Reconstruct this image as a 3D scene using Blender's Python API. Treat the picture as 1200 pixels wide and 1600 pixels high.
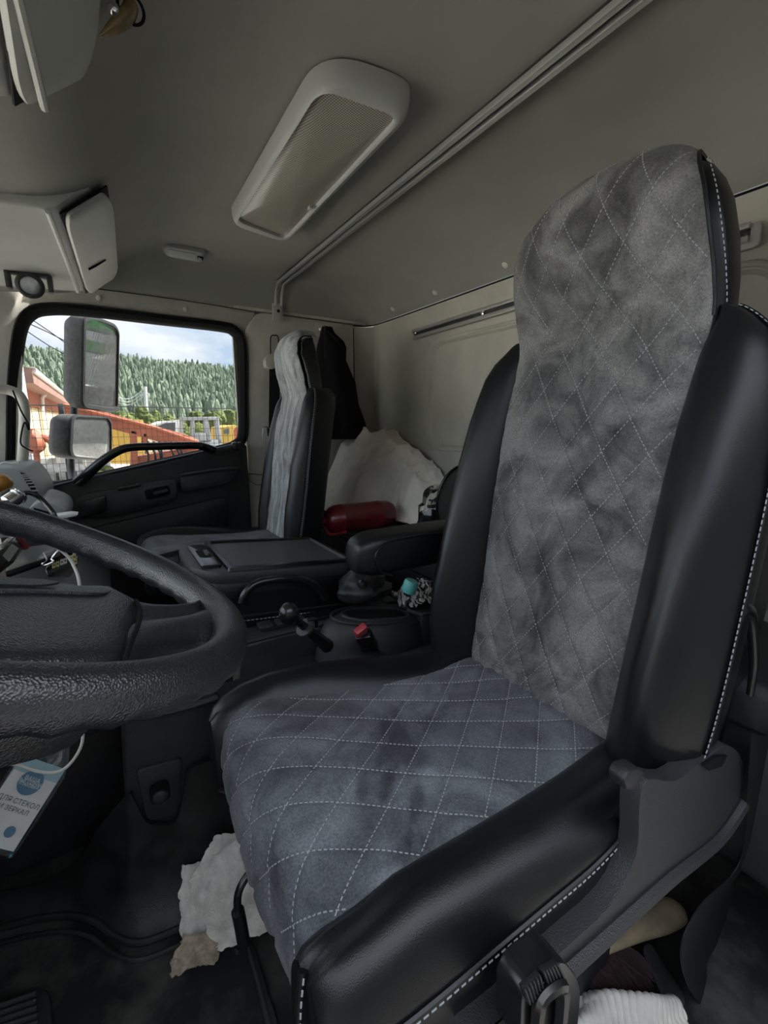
import bpy, bmesh, math, random
import numpy as np
from mathutils import Vector, Matrix, noise

random.seed(7)
for o in list(bpy.data.objects): bpy.data.objects.remove(o, do_unlink=True)
COL = bpy.context.scene.collection
SC = bpy.context.scene

# ------------------------------------------------------------------ camera, world, light, exposure
# world frame: X rearwards in the cab, Y across it to the far (passenger) door, Z up, origin at the lens
FPX = 697.0
_VX, _VY = 158.0, 662.0
_p = math.atan((800-_VY)/FPX); _hl = math.hypot(FPX, 800-_VY); _a = math.atan((600-_VX)/_hl)
CF = Vector((math.sin(_a)*math.cos(_p), math.cos(_a)*math.cos(_p), -math.sin(_p)))
CR = Vector((math.cos(_a), -math.sin(_a), 0)); CU = CR.cross(CF)
cam = bpy.data.cameras.new('camera'); camo = bpy.data.objects.new('camera', cam); COL.objects.link(camo)
cam.sensor_fit = 'VERTICAL'; cam.sensor_height = 24.0; cam.lens = 24.0*FPX/1600.0
cam.clip_start = 0.01; cam.clip_end = 3000
camo.matrix_world = Matrix(((CR.x, CU.x, -CF.x, 0), (CR.y, CU.y, -CF.y, 0), (CR.z, CU.z, -CF.z, 0), (0, 0, 0, 1)))
SC.camera = camo

def P(u, v, X=None, Y=None, Z=None):
    """point of the place seen at photo pixel (u, v) on the plane X=, Y= or Z="""
    r = CF + CR*((u-600)/FPX) + CU*((800-v)/FPX)
    t = X/r.x if X is not None else Y/r.y if Y is not None else Z/r.z
    return r*t

SC.view_settings.view_transform = 'Standard'; SC.view_settings.look = 'None'
SC.view_settings.gamma = 1.0; SC.view_settings.use_curve_mapping = False
SC.view_settings.exposure = EXPOSURE = 0.90

w = bpy.data.worlds.new('sky'); SC.world = w; w.use_nodes = True
nt = w.node_tree; nt.nodes.clear()
wo = nt.nodes.new('ShaderNodeOutputWorld'); bg = nt.nodes.new('ShaderNodeBackground')
tc = nt.nodes.new('ShaderNodeTexCoord'); mp = nt.nodes.new('ShaderNodeMapping'); mp.inputs['Scale'].default_value = (1, 1, 2.6)
nz = nt.nodes.new('ShaderNodeTexNoise'); nz.inputs['Scale'].default_value = 3.2; nz.inputs['Detail'].default_value = 7; nz.inputs['Roughness'].default_value = .6
rp = nt.nodes.new('ShaderNodeValToRGB')
rp.color_ramp.elements[0].position = .40; rp.color_ramp.elements[0].color = (.40, .50, .64, 1)
rp.color_ramp.elements[1].position = .60; rp.color_ramp.elements[1].color = (.72, .74, .77, 1)
nt.links.new(tc.outputs['Generated'], mp.inputs[0]); nt.links.new(mp.outputs[0], nz.inputs['Vector'])
nt.links.new(nz.outputs['Fac'], rp.inputs[0]); nt.links.new(rp.outputs[0], bg.inputs[0]); nt.links.new(bg.outputs[0], wo.inputs[0])
bg.inputs[1].default_value = 2.0
sun = bpy.data.lights.new('sun', 'SUN'); sun.energy = 16.0; sun.angle = .12; sun.color = (1, .96, .9)
suno = bpy.data.objects.new('sun', sun); COL.objects.link(suno)
suno.rotation_euler = Vector((-.85, .015, -1.0)).to_track_quat('-Z', 'Y').to_euler()

# ------------------------------------------------------------------ materials
def mat(name, col, rough=.6, metal=0, bump=None, var=None, spec=.5, sheen=0, coat=0, col2=None, alpha=None, emit=None, ramp=(.35, .65)):
    m = bpy.data.materials.new(name); m.use_nodes = True; t = m.node_tree; b = t.nodes['Principled BSDF']
    b.inputs['Base Color'].default_value = (*col, 1); b.inputs['Roughness'].default_value = rough; b.inputs['Metallic'].default_value = metal
    b.inputs['Specular IOR Level'].default_value = spec
    if sheen: b.inputs['Sheen Weight'].default_value = sheen; b.inputs['Sheen Roughness'].default_value = .4
    if coat: b.inputs['Coat Weight'].default_value = coat
    if alpha is not None: b.inputs['Alpha'].default_value = alpha
    tcn = t.nodes.new('ShaderNodeTexCoord')
    if col2 is not None or var:
        sc, amt = var if var else (8, .15)
        n = t.nodes.new('ShaderNodeTexNoise'); n.inputs['Scale'].default_value = sc; n.inputs['Detail'].default_value = 5; n.inputs['Roughness'].default_value = .6
        t.links.new(tcn.outputs['Object'], n.inputs['Vector'])
        r = t.nodes.new('ShaderNodeValToRGB'); r.color_ramp.elements[0].position = ramp[0]; r.color_ramp.elements[1].position = ramp[1]
        c2 = col2 if col2 is not None else tuple(min(1, c*(1+amt)) for c in col)
        c1 = col if col2 is not None else tuple(c*(1-amt) for c in col)
        r.color_ramp.elements[0].color = (*c1, 1); r.color_ramp.elements[1].color = (*c2, 1)
        t.links.new(n.outputs['Fac'], r.inputs[0]); t.links.new(r.outputs[0], b.inputs['Base Color'])
    if bump:
        sc, st = bump[:2]; kind = bump[2] if len(bump) > 2 else 'noise'
        if kind == 'grain':
            n = t.nodes.new('ShaderNodeTexVoronoi'); n.inputs['Scale'].default_value = sc; o_ = n.outputs['Distance']
            n2 = t.nodes.new('ShaderNodeTexNoise'); n2.inputs['Scale'].default_value = sc*.5; n2.inputs['Detail'].default_value = 2
            mx = t.nodes.new('ShaderNodeMath'); mx.operation = 'ADD'
            t.links.new(tcn.outputs['Object'], n2.inputs['Vector']); t.links.new(o_, mx.inputs[0]); t.links.new(n2.outputs['Fac'], mx.inputs[1]); o_ = mx.outputs[0]
        else:
            n = t.nodes.new('ShaderNodeTexNoise'); n.inputs['Scale'].default_value = sc; n.inputs['Detail'].default_value = 4; o_ = n.outputs['Fac']
        t.links.new(tcn.outputs['Object'], n.inputs['Vector'])
        bp = t.nodes.new('ShaderNodeBump'); bp.inputs['Strength'].default_value = st; bp.inputs['Distance'].default_value = .002
        t.links.new(o_, bp.inputs['Height']); t.links.new(bp.outputs[0], b.inputs['Normal'])
    if emit: b.inputs['Emission Color'].default_value = (*emit[0], 1); b.inputs['Emission Strength'].default_value = emit[1]
    return m

def suede_mat(name, lo, hi, scale=9, stretch=(1, 1, 1)):
    m = bpy.data.materials.new(name); m.use_nodes = True; t = m.node_tree; b = t.nodes['Principled BSDF']
    b.inputs['Roughness'].default_value = .95; b.inputs['Specular IOR Level'].default_value = .15
    b.inputs['Sheen Weight'].default_value = .10; b.inputs['Sheen Roughness'].default_value = .5; b.inputs['Sheen Tint'].default_value = (.75, .77, .82, 1)
    tcn = t.nodes.new('ShaderNodeTexCoord'); mpn = t.nodes.new('ShaderNodeMapping'); mpn.inputs['Scale'].default_value = stretch
    t.links.new(tcn.outputs['Object'], mpn.inputs[0])
    n = t.nodes.new('ShaderNodeTexNoise'); n.inputs['Scale'].default_value = scale; n.inputs['Detail'].default_value = 6; n.inputs['Roughness'].default_value = .62; n.inputs['Distortion'].default_value = .9
    n2 = t.nodes.new('ShaderNodeTexNoise'); n2.inputs['Scale'].default_value = 420; n2.inputs['Detail'].default_value = 2
    t.links.new(mpn.outputs[0], n.inputs['Vector']); t.links.new(tcn.outputs['Object'], n2.inputs['Vector'])
    r = t.nodes.new('ShaderNodeValToRGB'); r.color_ramp.elements[0].position = .36; r.color_ramp.elements[1].position = .62
    r.color_ramp.elements[0].color = (*lo, 1); r.color_ramp.elements[1].color = (*hi, 1)
    t.links.new(n.outputs['Fac'], r.inputs[0])
    mr = t.nodes.new('ShaderNodeMapRange'); mr.inputs['From Min'].default_value = .3; mr.inputs['From Max'].default_value = .7; mr.inputs['To Min'].default_value = .72; mr.inputs['To Max'].default_value = 1.28
    t.links.new(n2.outputs['Fac'], mr.inputs['Value'])
    at_ = t.nodes.new('ShaderNodeAttribute'); at_.attribute_name = 'nap'   # brushed marks left in the nap
    ad = t.nodes.new('ShaderNodeMath'); ad.operation = 'MULTIPLY_ADD'; ad.inputs[2].default_value = 0; ad2 = t.nodes.new('ShaderNodeMath'); ad2.operation = 'ADD'; ad2.inputs[1].default_value = 1.0
    t.links.new(at_.outputs['Fac'], ad2.inputs[0]); t.links.new(ad2.outputs[0], ad.inputs[0]); t.links.new(mr.outputs[0], ad.inputs[1])
    mx = t.nodes.new('ShaderNodeVectorMath'); mx.operation = 'MULTIPLY'
    t.links.new(r.outputs[0], mx.inputs[0]); t.links.new(ad.outputs[0], mx.inputs[1]); t.links.new(mx.outputs[0], b.inputs['Base Color'])
    bp = t.nodes.new('ShaderNodeBump'); bp.inputs['Strength'].default_value = .25; bp.inputs['Distance'].default_value = .001
    t.links.new(n2.outputs['Fac'], bp.inputs['Height']); t.links.new(bp.outputs[0], b.inputs['Normal'])
    return m

def glass_mat(name, tint=(.97, .99, .98), refl=.5, rough=0.0, dirt=.05):
    m = bpy.data.materials.new(name); m.use_nodes = True; t = m.node_tree; t.nodes.clear()
    o = t.nodes.new('ShaderNodeOutputMaterial'); tr = t.nodes.new('ShaderNodeBsdfTransparent'); tr.inputs[0].default_value = (*tint, 1)
    gl = t.nodes.new('ShaderNodeBsdfGlossy'); gl.inputs['Roughness'].default_value = rough
    df = t.nodes.new('ShaderNodeBsdfDiffuse'); df.inputs[0].default_value = (.8, .8, .78, 1)
    fr = t.nodes.new('ShaderNodeFresnel'); fr.inputs[0].default_value = 1.45
    ml = t.nodes.new('ShaderNodeMath'); ml.operation = 'MULTIPLY'; ml.inputs[1].default_value = refl
    t.links.new(fr.outputs[0], ml.inputs[0])
    m1 = t.nodes.new('ShaderNodeMixShader'); t.links.new(ml.outputs[0], m1.inputs[0]); t.links.new(tr.outputs[0], m1.inputs[1]); t.links.new(gl.outputs[0], m1.inputs[2])
    m2 = t.nodes.new('ShaderNodeMixShader')
    tcn = t.nodes.new('ShaderNodeTexCoord'); n = t.nodes.new('ShaderNodeTexNoise'); n.inputs['Scale'].default_value = 6; n.inputs['Detail'].default_value = 6
    mr = t.nodes.new('ShaderNodeMapRange'); mr.inputs['From Min'].default_value = .4; mr.inputs['From Max'].default_value = .75; mr.inputs['To Min'].default_value = 0; mr.inputs['To Max'].default_value = dirt
    t.links.new(tcn.outputs['Object'], n.inputs['Vector']); t.links.new(n.outputs['Fac'], mr.inputs['Value']); t.links.new(mr.outputs[0], m2.inputs[0])
    t.links.new(m1.outputs[0], m2.inputs[1]); t.links.new(df.outputs[0], m2.inputs[2]); t.links.new(m2.outputs[0], o.inputs[0])
    return m

M = {}
M['ceiling'] = mat('headliner fabric', (.305, .298, .272), .95, var=(5, .05), bump=(300, .12), spec=.2)
M['trimgrey'] = mat('warm grey trim plastic', (.56, .54, .475), .62, var=(9, .08), bump=(350, .1), spec=.35)
M['wallgrey'] = mat('painted rear panel', (.46, .44, .375), .6, var=(6, .09), bump=(200, .05), spec=.35)
M['lampframe'] = mat('grey lamp frame plastic', (.46, .46, .44), .5, spec=.4, bump=(300, .06))
M['cabinet'] = mat('overhead cabinet plastic', (.46, .465, .43), .55, spec=.4, bump=(350, .08), var=(6, .05))
M['gap'] = mat('black gap rubber', (.006, .006, .006), .8, spec=.2)
M['leather'] = mat('black leatherette', (.0065, .007, .0085), .36, spec=.5, bump=(800, .10, 'grain'), var=(14, .15))
M['leather2'] = mat('charcoal leatherette', (.018, .019, .021), .45, spec=.5, bump=(700, .2, 'grain'))
M['suede'] = suede_mat('grey brushed suede', (.076, .075, .077), (.222, .218, .212), 11)
M['suede_c'] = suede_mat('slate brushed suede', (.058, .062, .071), (.170, .178, .193), 7)
M['suede_p'] = suede_mat('pale rubbed suede', (.17, .178, .182), (.50, .51, .51), 14, (1, 2.4, .45))
M['thread'] = mat('white stitching thread', (.36, .37, .39), .8)
M['black'] = mat('black moulded plastic', (.030, .030, .033), .42, spec=.6, bump=(500, .25, 'grain'), var=(20, .25))
M['black_s'] = mat('smooth black plastic', (.009, .009, .010), .26, spec=.7)
M['grainplastic'] = mat('grained charcoal plastic', (.036, .037, .040), .45, spec=.5, bump=(650, .28, 'grain'))
M['rubber'] = mat('worn black rubber mat', (.022, .022, .022), .48, spec=.5, bump=(550, .25, 'grain'), var=(11, .5))
M['floor'] = mat('dusty black floor covering', (.016, .016, .016), .7, spec=.3, bump=(120, .4), col2=(.11, .105, .095), var=(9, .3), ramp=(.45, .8))
M['wheel'] = mat('grained steering wheel foam', (.018, .019, .023), .30, spec=1.0, bump=(620, .30, 'grain'))
M['metal'] = mat('brushed aluminium', (.66, .66, .64), .3, .75, bump=(200, .05))
M['chrome'] = mat('bright metal', (.75, .75, .75), .18, 1.0)
M['red'] = mat('red belt button', (.42, .045, .06), .35)
M['redpaint'] = mat('dark red enamel', (.13, .009, .013), .28, spec=.6, var=(30, .25))
M['blanket'] = mat('beige cotton blanket', (.82, .76, .67), .95, bump=(90, .35), var=(7, .14), sheen=.2)
M['felt'] = mat('off white felt', (.74, .72, .66), 1.0, bump=(260, .9), var=(40, .16), sheen=.3)
M['feltraw'] = mat('brown fleecy backing', (.42, .34, .26), 1.0, bump=(200, 1.0), var=(60, .3))
M['wood'] = mat('worn pale wood', (.32, .25, .16), .6, bump=(60, .2), var=(25, .2))
M['bristle'] = mat('dark brown bristles', (.030, .012, .012), .7)
M['knit'] = mat('white cotton knit', (.62, .59, .54), 1.0, bump=(900, .4), var=(20, .1))
M['jacket'] = mat('black cloth jacket', (.006, .006, .007), .9, bump=(150, .3), spec=.3)
M['webbing'] = mat('grey belt webbing', (.012, .012, .014), .6, bump=(900, .4), spec=.3)
M['dash'] = mat('blue grey dash plastic', (.30, .32, .33), .5, bump=(300, .15), var=(10, .06))
M['white'] = mat('white plastic', (.72, .72, .70), .4)
M['offwhite'] = mat('white cable sheath', (.62, .60, .57), .5)
M['orange'] = mat('amber plastic knob', (.50, .22, .04), .3, var=(30, .4))
M['teal'] = mat('teal plastic', (.16, .55, .55), .4)
M['glass'] = glass_mat('clear windscreen glass', dirt=.04)
M['dimmed'] = glass_mat('tinted side window glass', (.61, .62, .62), .5, 0, .03)  # tint added to dim the bright outside view against the cab
M['clear'] = glass_mat('clear crinkled film', (.90, .90, .90), 1.6, .08, .05)
M['bottle'] = glass_mat('clear bottle plastic', (.78, .86, .90), 1.0, .06, .12)
M['mirror'] = mat('mirror silver', (.93, .95, .94), .012, 1.0)

# ------------------------------------------------------------------ shape helpers: each returns (verts, faces)
V = Vector
def join(*shapes):
    vs, fs = [], []
    for v, f in shapes:
        n = len(vs); vs += [tuple(p) for p in v]; fs += [tuple(i+n for i in q) for q in f]
    return vs, fs
def _bm(sh, bevel=0, seg=2, angle=30):
    bm = bmesh.new(); vs = [bm.verts.new(p) for p in sh[0]]
    for q in sh[1]:
        try: bm.faces.new([vs[i] for i in q])
        except ValueError: pass
    bmesh.ops.remove_doubles(bm, verts=bm.verts, dist=1e-5)
    bmesh.ops.recalc_face_normals(bm, faces=bm.faces)
    if bevel:
        es = [e for e in bm.edges if len(e.link_faces) == 2 and e.calc_face_angle(0) > math.radians(angle)]
        if es: bmesh.ops.bevel(bm, geom=es, offset=bevel, segments=seg, profile=.5, affect='EDGES', clamp_overlap=True)
    bm.verts.index_update()
    r = [tuple(v.co) for v in bm.verts], [tuple(v.index for v in f.verts) for f in bm.faces]
    bm.free(); return r
def box(c, s, bevel=0, rot=None, seg=2):
    c = V(c); h = [q/2 for q in s]
    v = [V((sx*h[0], sy*h[1], sz*h[2])) for sx in (-1, 1) for sy in (-1, 1) for sz in (-1, 1)]
    if rot is not None: v = [rot @ q for q in v]
    f = [(0, 1, 3, 2), (4, 6, 7, 5), (0, 4, 5, 1), (2, 3, 7, 6), (0, 2, 6, 4), (1, 5, 7, 3)]
    sh = [tuple(c+q) for q in v], f
    return _bm(sh, bevel, seg) if bevel else sh
def prism(poly, ext, bevel=0, seg=2):
    """polygon of 3D points swept by the vector ext"""
    n = len(poly); ext = V(ext); v = [V(p) for p in poly]+[V(p)+ext for p in poly]
    f = [tuple(range(n)), tuple(range(2*n-1, n-1, -1))]+[(i, (i+1) % n, n+(i+1) % n, n+i) for i in range(n)]
    return _bm(([tuple(p) for p in v], f), bevel, seg)
def cat(pts, n=8, closed=False):
    """Catmull-Rom through pts"""
    p = [V(q) for q in pts]; L = len(p); out = []
    R = range(L) if closed else range(L-1)
    for i in R:
        if closed: a, b, c, d = p[(i-1) % L], p[i], p[(i+1) % L], p[(i+2) % L]
        else: a, b, c, d = p[max(i-1, 0)], p[i], p[i+1], p[min(i+2, L-1)]
        for k in range(n):
            t = k/n
            out.append(.5*((2*b)+(c-a)*t+(2*a-5*b+4*c-d)*t*t+(3*b-a-3*c+d)*t**3))
    if not closed: out.append(p[-1])
    return out
def tube(pts, r, seg=10, closed=False, smooth=6, flat=1.0, up=None, cap=True):
    """swept round (or flattened) section along pts; r scalar or per-control-point list"""
    rr = r if isinstance(r, (list, tuple)) else [r]*len(pts)
    if smooth:
        P4 = [V((*q, 0)) if False else q for q in pts]
        path = cat(pts, smooth, closed)
        rs = [q[0] for q in cat([V((x, 0, 0)) for x in rr], smooth, closed)]
    else: path = [V(q) for q in pts]; rs = rr
    n = len(path); vs, fs = [], []; nrm = None
    for i in range(n):
        if closed: tg = (path[(i+1) % n]-path[i-1])
        else: tg = path[min(i+1, n-1)]-path[max(i-1, 0)]
        tg = tg.normalized() if tg.length > 1e-9 else V((0, 0, 1))
        if up is not None: nrm = V(up)
        elif nrm is None: nrm = V((0, 0, 1)) if abs(tg.z) < .9 else V((1, 0, 0))
        nrm = (nrm-tg*nrm.dot(tg)); nrm = nrm.normalized() if nrm.length > 1e-6 else tg.orthogonal().normalized()
        bn = tg.cross(nrm)
        for k in range(seg):
            a = 2*math.pi*k/seg; vs.append(path[i]+nrm*(math.cos(a)*rs[i]*flat)+bn*(math.sin(a)*rs[i]))
    for i in range(n if closed else n-1):
        j = (i+1) % n
        for k in range(seg): fs.append((i*seg+k, i*seg+(k+1) % seg, j*seg+(k+1) % seg, j*seg+k))
    if cap and not closed: fs += [tuple(range(seg-1, -1, -1)), tuple((n-1)*seg+k for k in range(seg))]
    return [tuple(p) for p in vs], fs
def loft(rings, cap=True, closed=False):
    m = len(rings[0]); vs = [tuple(p) for r in rings for p in r]; n = len(rings); fs = []
    for i in range(n if closed else n-1):
        j = (i+1) % n
        for k in range(m): fs.append((i*m+k, i*m+(k+1) % m, j*m+(k+1) % m, j*m+k))
    if cap and not closed: fs += [tuple(range(m-1, -1, -1)), tuple((n-1)*m+k for k in range(m))]
    return vs, fs
def lathe(prof, c, axis, seg=24):
    """prof: (radius, height along axis) pairs"""
    ax = V(axis).normalized(); e = ax.orthogonal().normalized(); g = ax.cross(e); c = V(c)
    rings = [[c+ax*h+(e*math.cos(2*math.pi*k/seg)+g*math.sin(2*math.pi*k/seg))*max(r, 1e-5) for k in range(seg)] for r, h in prof]
    return loft(rings)
def grid(fn, nu, nv):
    vs = [tuple(fn(i/nu, j/nv)) for i in range(nu+1) for j in range(nv+1)]
    fs = [(i*(nv+1)+j, (i+1)*(nv+1)+j, (i+1)*(nv+1)+j+1, i*(nv+1)+j+1) for i in range(nu) for j in range(nv)]
    return vs, fs
def sheet(fn, nu, nv, th):
    """grid with a thickness th along its normals"""
    v, f = grid(fn, nu, nv); bm = bmesh.new(); b = [bm.verts.new(p) for p in v]
    for q in f: bm.faces.new([b[i] for i in q])
    bm.normal_update(); nr = [x.normal.copy() for x in b]; bm.free()
    n = len(v); v2 = v+[tuple(V(p)-nr[i]*th) for i, p in enumerate(v)]
    f2 = list(f)+[tuple(reversed([i+n for i in q])) for q in f]; W = nv+1
    for i in range(nu): f2 += [(i*W, i*W+n, (i+1)*W+n, (i+1)*W), (i*W+nv, (i+1)*W+nv, (i+1)*W+nv+n, i*W+nv+n)]
    for j in range(nv): f2 += [(j, j+1, j+1+n, j+n), (nu*W+j, nu*W+j+n, nu*W+j+1+n, nu*W+j+1)]
    return v2, f2
def ell(c, r, n=16, m=10, rot=None):
    c = V(c); rings = []
    for i in range(m+1):
        th = math.pi*i/m; z = math.cos(th); s = max(math.sin(th), 1e-4)
        ring = [V((r[0]*s*math.cos(2*math.pi*k/n), r[1]*s*math.sin(2*math.pi*k/n), r[2]*z)) for k in range(n)]
        rings.append([c+(rot @ q if rot is not None else q) for q in ring])
    return loft(rings)
def rrect(w, h, r, n=6):
    """rounded rectangle outline about 0, half sizes w,h"""
    out = []
    for cx, cy, a0 in ((w-r, h-r, 0), (-w+r, h-r, 90), (-w+r, -h+r, 180), (w-r, -h+r, 270)):
        for k in range(n+1):
            a = math.radians(a0+90*k/n); out.append((cx+r*math.cos(a), cy+r*math.sin(a)))
    return out
def rpoly(pts, r, n=5):
    """round the corners of a closed 3D polygon"""
    p = [V(q) for q in pts]; L = len(p); out = []
    for i in range(L):
        a, b, c = p[i-1], p[i], p[(i+1) % L]; rr = r[i] if isinstance(r, (list, tuple)) else r
        da = (a-b); dc = (c-b); k = min(rr, da.length*.49, dc.length*.49)
        s, e = b+da.normalized()*k, b+dc.normalized()*k
        for q in range(n+1):
            t = q/n; out.append(s*(1-t)**2+b*(2*t*(1-t))+e*t*t)
    return out
def sell(c, hw, hd, n=28, ex=4, z=None):
    """superellipse ring in the XY plane: hd along X, hw along Y"""
    out = []
    for k in range(n):
        a = 2*math.pi*k/n; ca, sa = math.cos(a), math.sin(a)
        out.append(V((c[0]+hd*math.copysign(abs(ca)**(2/ex), ca), c[1]+hw*math.copysign(abs(sa)**(2/ex), sa), c[2])))
    return out
def dashes(path, on=.0040, off=.0024, wd=.0008, nrm=None):
    """sewing stitches: small raised dashes along a dense polyline, nrm = per-point normals"""
    vs, fs = [], []; d = 0; L = [0]
    for i in range(1, len(path)): L.append(L[-1]+(path[i]-path[i-1]).length)
    def ev(s):
        i = min(max(int(np.searchsorted(L, s)), 1), len(L)-1); t = (s-L[i-1])/max(L[i]-L[i-1], 1e-9)
        return path[i-1].lerp(path[i], t), nrm[i]
    s = 0
    while s+on < L[-1]:
        (a, na), (b, nb) = ev(s), ev(s+on); tg = (b-a)
        if tg.length > 1e-6:
            tg.normalize(); sd = tg.cross(na).normalized()*wd; n = len(vs)
            vs += [tuple(a-sd), tuple(a+sd), tuple(b+sd), tuple(b-sd), tuple(a+na*.0009+tg*.0008), tuple(b+nb*.0009-tg*.0008)]
            fs += [(n, n+1, n+4), (n+1, n+2, n+5, n+4), (n+2, n+3, n+5), (n+3, n, n+4, n+5)]
        s += on+off
    return vs, fs

# ------------------------------------------------------------------ object helpers
def tag(o, label=None, cat_=None, group=None, kind=None):
    if label: o['label'] = label
    if cat_: o['category'] = cat_
    if group: o['group'] = group
    if kind: o['kind'] = kind
    return o
def obj(name, sh, m, parent=None, label=None, cat_=None, group=None, kind=None, smooth=True, ang=40, recalc=True):
    """one mesh object; a top-level one gets its origin at its base"""
    sh = (list(sh[0]), list(sh[1]))
    loc = V((0, 0, 0))
    if parent is None:
        a = np.array(sh[0]); loc = V(((a[:, 0].min()+a[:, 0].max())/2, (a[:, 1].min()+a[:, 1].max())/2, a[:, 2].min()))
    me = bpy.data.meshes.new(name)
    me.from_pydata([(p[0]-loc.x, p[1]-loc.y, p[2]-loc.z) for p in sh[0]], [], sh[1])
    if recalc:
        bm = bmesh.new(); bm.from_mesh(me); bmesh.ops.recalc_face_normals(bm, faces=bm.faces); bm.to_mesh(me); bm.free()
    if smooth:
        me.shade_smooth()
        try: me.set_sharp_from_angle(angle=math.radians(ang))
        except Exception: pass
    me.materials.append(M[m] if isinstance(m, str) else m)
    o = bpy.data.objects.new(name, me); COL.objects.link(o); o.location = loc
    if parent is not None:
        o.parent = parent
        W = Matrix.Translation(parent.location) if parent.parent is None else Matrix.Identity(4)
        o.matrix_parent_inverse = W.inverted()
    return tag(o, label, cat_, group, kind)
def thing(name, loc, label, cat_, group=None, kind=None):
    o = bpy.data.objects.new(name, None); COL.objects.link(o); o.location = V(loc); o.empty_display_size = .05
    return tag(o, label, cat_, group, kind)
def struct(name, sh, m, label=None, **k): return obj(name, sh, m, label=label, kind='structure', **k)
def clone(o, loc, parent):
    c = o.copy(); COL.objects.link(c); c.location = V(loc); c.parent = parent; return c
def snoise(x, y, z=0): return noise.noise(V((x, y, z)))
def fbm(x, y, z=0, o=4): return noise.fractal(V((x, y, z)), 1.0, 2.0, o)
def interp(rows, n, col=None):
    """smooth resample of table rows (list of tuples)"""
    d = len(rows[0]); out = []
    cols = []
    for c in range(d): cols.append([q.x for q in cat([V((r[c], 0, 0)) for r in rows], 12)])
    arr = np.array(cols).T
    s = np.concatenate([[0], np.cumsum(np.hypot(np.diff(arr[:, 0]), np.diff(arr[:, 1])))])
    t = np.linspace(0, s[-1], n)
    return np.stack([np.interp(t, s, arr[:, c]) for c in range(d)], 1), s[-1]

# ================================================================== THE SETTING
ZF = -.95          # cab floor
YD = 2.10          # passenger side wall
YN = .04           # driver side wall (its door stands open beside the camera)
XR = 1.21          # rear wall
ceil_x = [(-.66, .40), (-.5, .42), (-.3, .44), (-.12, .458), (-.04, .472), (.02, .50), (.065, .538), (.11, .578), (.16, .608), (.24, .630), (.36, .64), (.7, .632), (.92, .615), (1.04, .585), (1.13, .545), (1.185, .503), (1.206, .484)]
_cx, _ = interp(ceil_x, 160)
def zceil(x, y):
    z = float(np.interp(x, _cx[:, 0], _cx[:, 1])); d = min(y-YN, YD-.01-y)
    if d < .10: z -= max(0, z-.500)*(1-max(d, 0)/.10)**2.2
    return z
def fceil(u, v):
    y = YN+(YD-.008-YN)*(.5-.5*math.cos(math.pi*v)*(1 if True else 1)); x = -.66+(1.206+.66)*u
    return V((x, y, max(zceil(x, y), .335)))
ceiling = struct('ceiling', sheet(fceil, 70, 60, -.03), 'ceiling', recalc=True)
# joint between headliner and rear wall / side header: dark recessed lines
obj('joint', tube([(1.204, YN, .478), (1.204, 1.0, .478), (1.204, 1.9, .478), (1.18, 2.05, .478), (1.12, 2.092, .480)], .003, 6), 'gap', ceiling)
obj('joint', tube([(-.25, 2.088, .492), (.3, 2.09, .494), (.63, 2.09, .484)], .0016, 6), 'gap', ceiling)

# floor
struct('floor', box((.25, 1.07, ZF-.02), (1.95, 2.1, .04)), 'floor')

# rear wall with the blanked, rounded window recess
def rear_wall():
    yc, zc = .985, .115; hw, hh = .58, .205
    hole = rrect(hw, hh, .075, 8); n = len(hole); y0, y1, z0, z1 = YN, 2.06, ZF, .476
    out = []
    for a, b in hole:
        s = 1e9
        for num, den in ((y1-yc, a), (y0-yc, a)):
            if abs(den) > 1e-9 and num/den > 0: s = min(s, num/den)
        for num, den in ((z1-zc, b), (z0-zc, b)):
            if abs(den) > 1e-9 and num/den > 0: s = min(s, num/den)
        out.append((a*s, b*s))
    rg = lambda L, x, k=0: [V((x, yc+a*(1-k/hw), zc+b*(1-k/hh))) for a, b in L]
    corner = [(y0, z0), (y0, z1), (y1, z0), (y1, z1)]
    sh = loft([rg(out, XR), rg(hole, XR, -.022), rg(hole, XR-.006, -.012), rg(hole, XR-.005, -.004), rg(hole, XR+.006, .004)], cap=False)
    # fill the corners left by the radial split
    v, f = list(sh[0]), list(sh[1])
    for cy, cz in corner:
        k = len(v); v.append((XR, cy, cz))
        idx = sorted(range(n), key=lambda i: abs(yc+out[i][0]-cy)+abs(zc+out[i][1]-cz))[:2]
        f.append((k, *idx))
    return v, f
wall_rear = struct('wall_rear', rear_wall(), 'wallgrey', ang=25)
yc, zc = .985, .115
struct('window_2', prism([V((XR+.006, yc+a, zc+b)) for a, b in rrect(.58, .205, .075, 8)], (.012, 0, 0)), 'wallgrey', label='blanked rear window panel with rounded corners')
obj('window_lip', tube([V((XR-.003, yc+a, zc+b)) for a, b in rrect(.594, .219, .085, 8)], .0075, 8, True, 0), 'wallgrey', wall_rear)
obj('backing', box((XR+.04, 1.05, -.2), (.02, 2.1, 1.7)), 'wallgrey', wall_rear)
# rounded rear corner post
cor = [V((XR, 2.04, 0)), V((1.195, 2.068, 0)), V((1.165, 2.09, 0)), V((1.13, 2.098, 0)), V((1.12, 2.10, 0)), V((1.12, 2.13, 0)), V((1.24, 2.13, 0)), V((1.24, 2.04, 0))]
struct('trim_1', loft([[p+V((0, 0, z)) for p in cor] for z in (ZF, -.2, .2, .476)]), 'wallgrey', label='rounded rear corner post beside the hanging jacket')
obj('joint', tube([(1.122, 2.094, .47), (1.124, 2.094, .1), (1.124, 2.094, -.45)], .0022, 6), 'gap', wall_rear)

struct('trim_4', box((.90, 2.155, -.2), (.72, .02, 1.6)), 'trimgrey', label='outer side skin behind the pillar trim')
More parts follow.
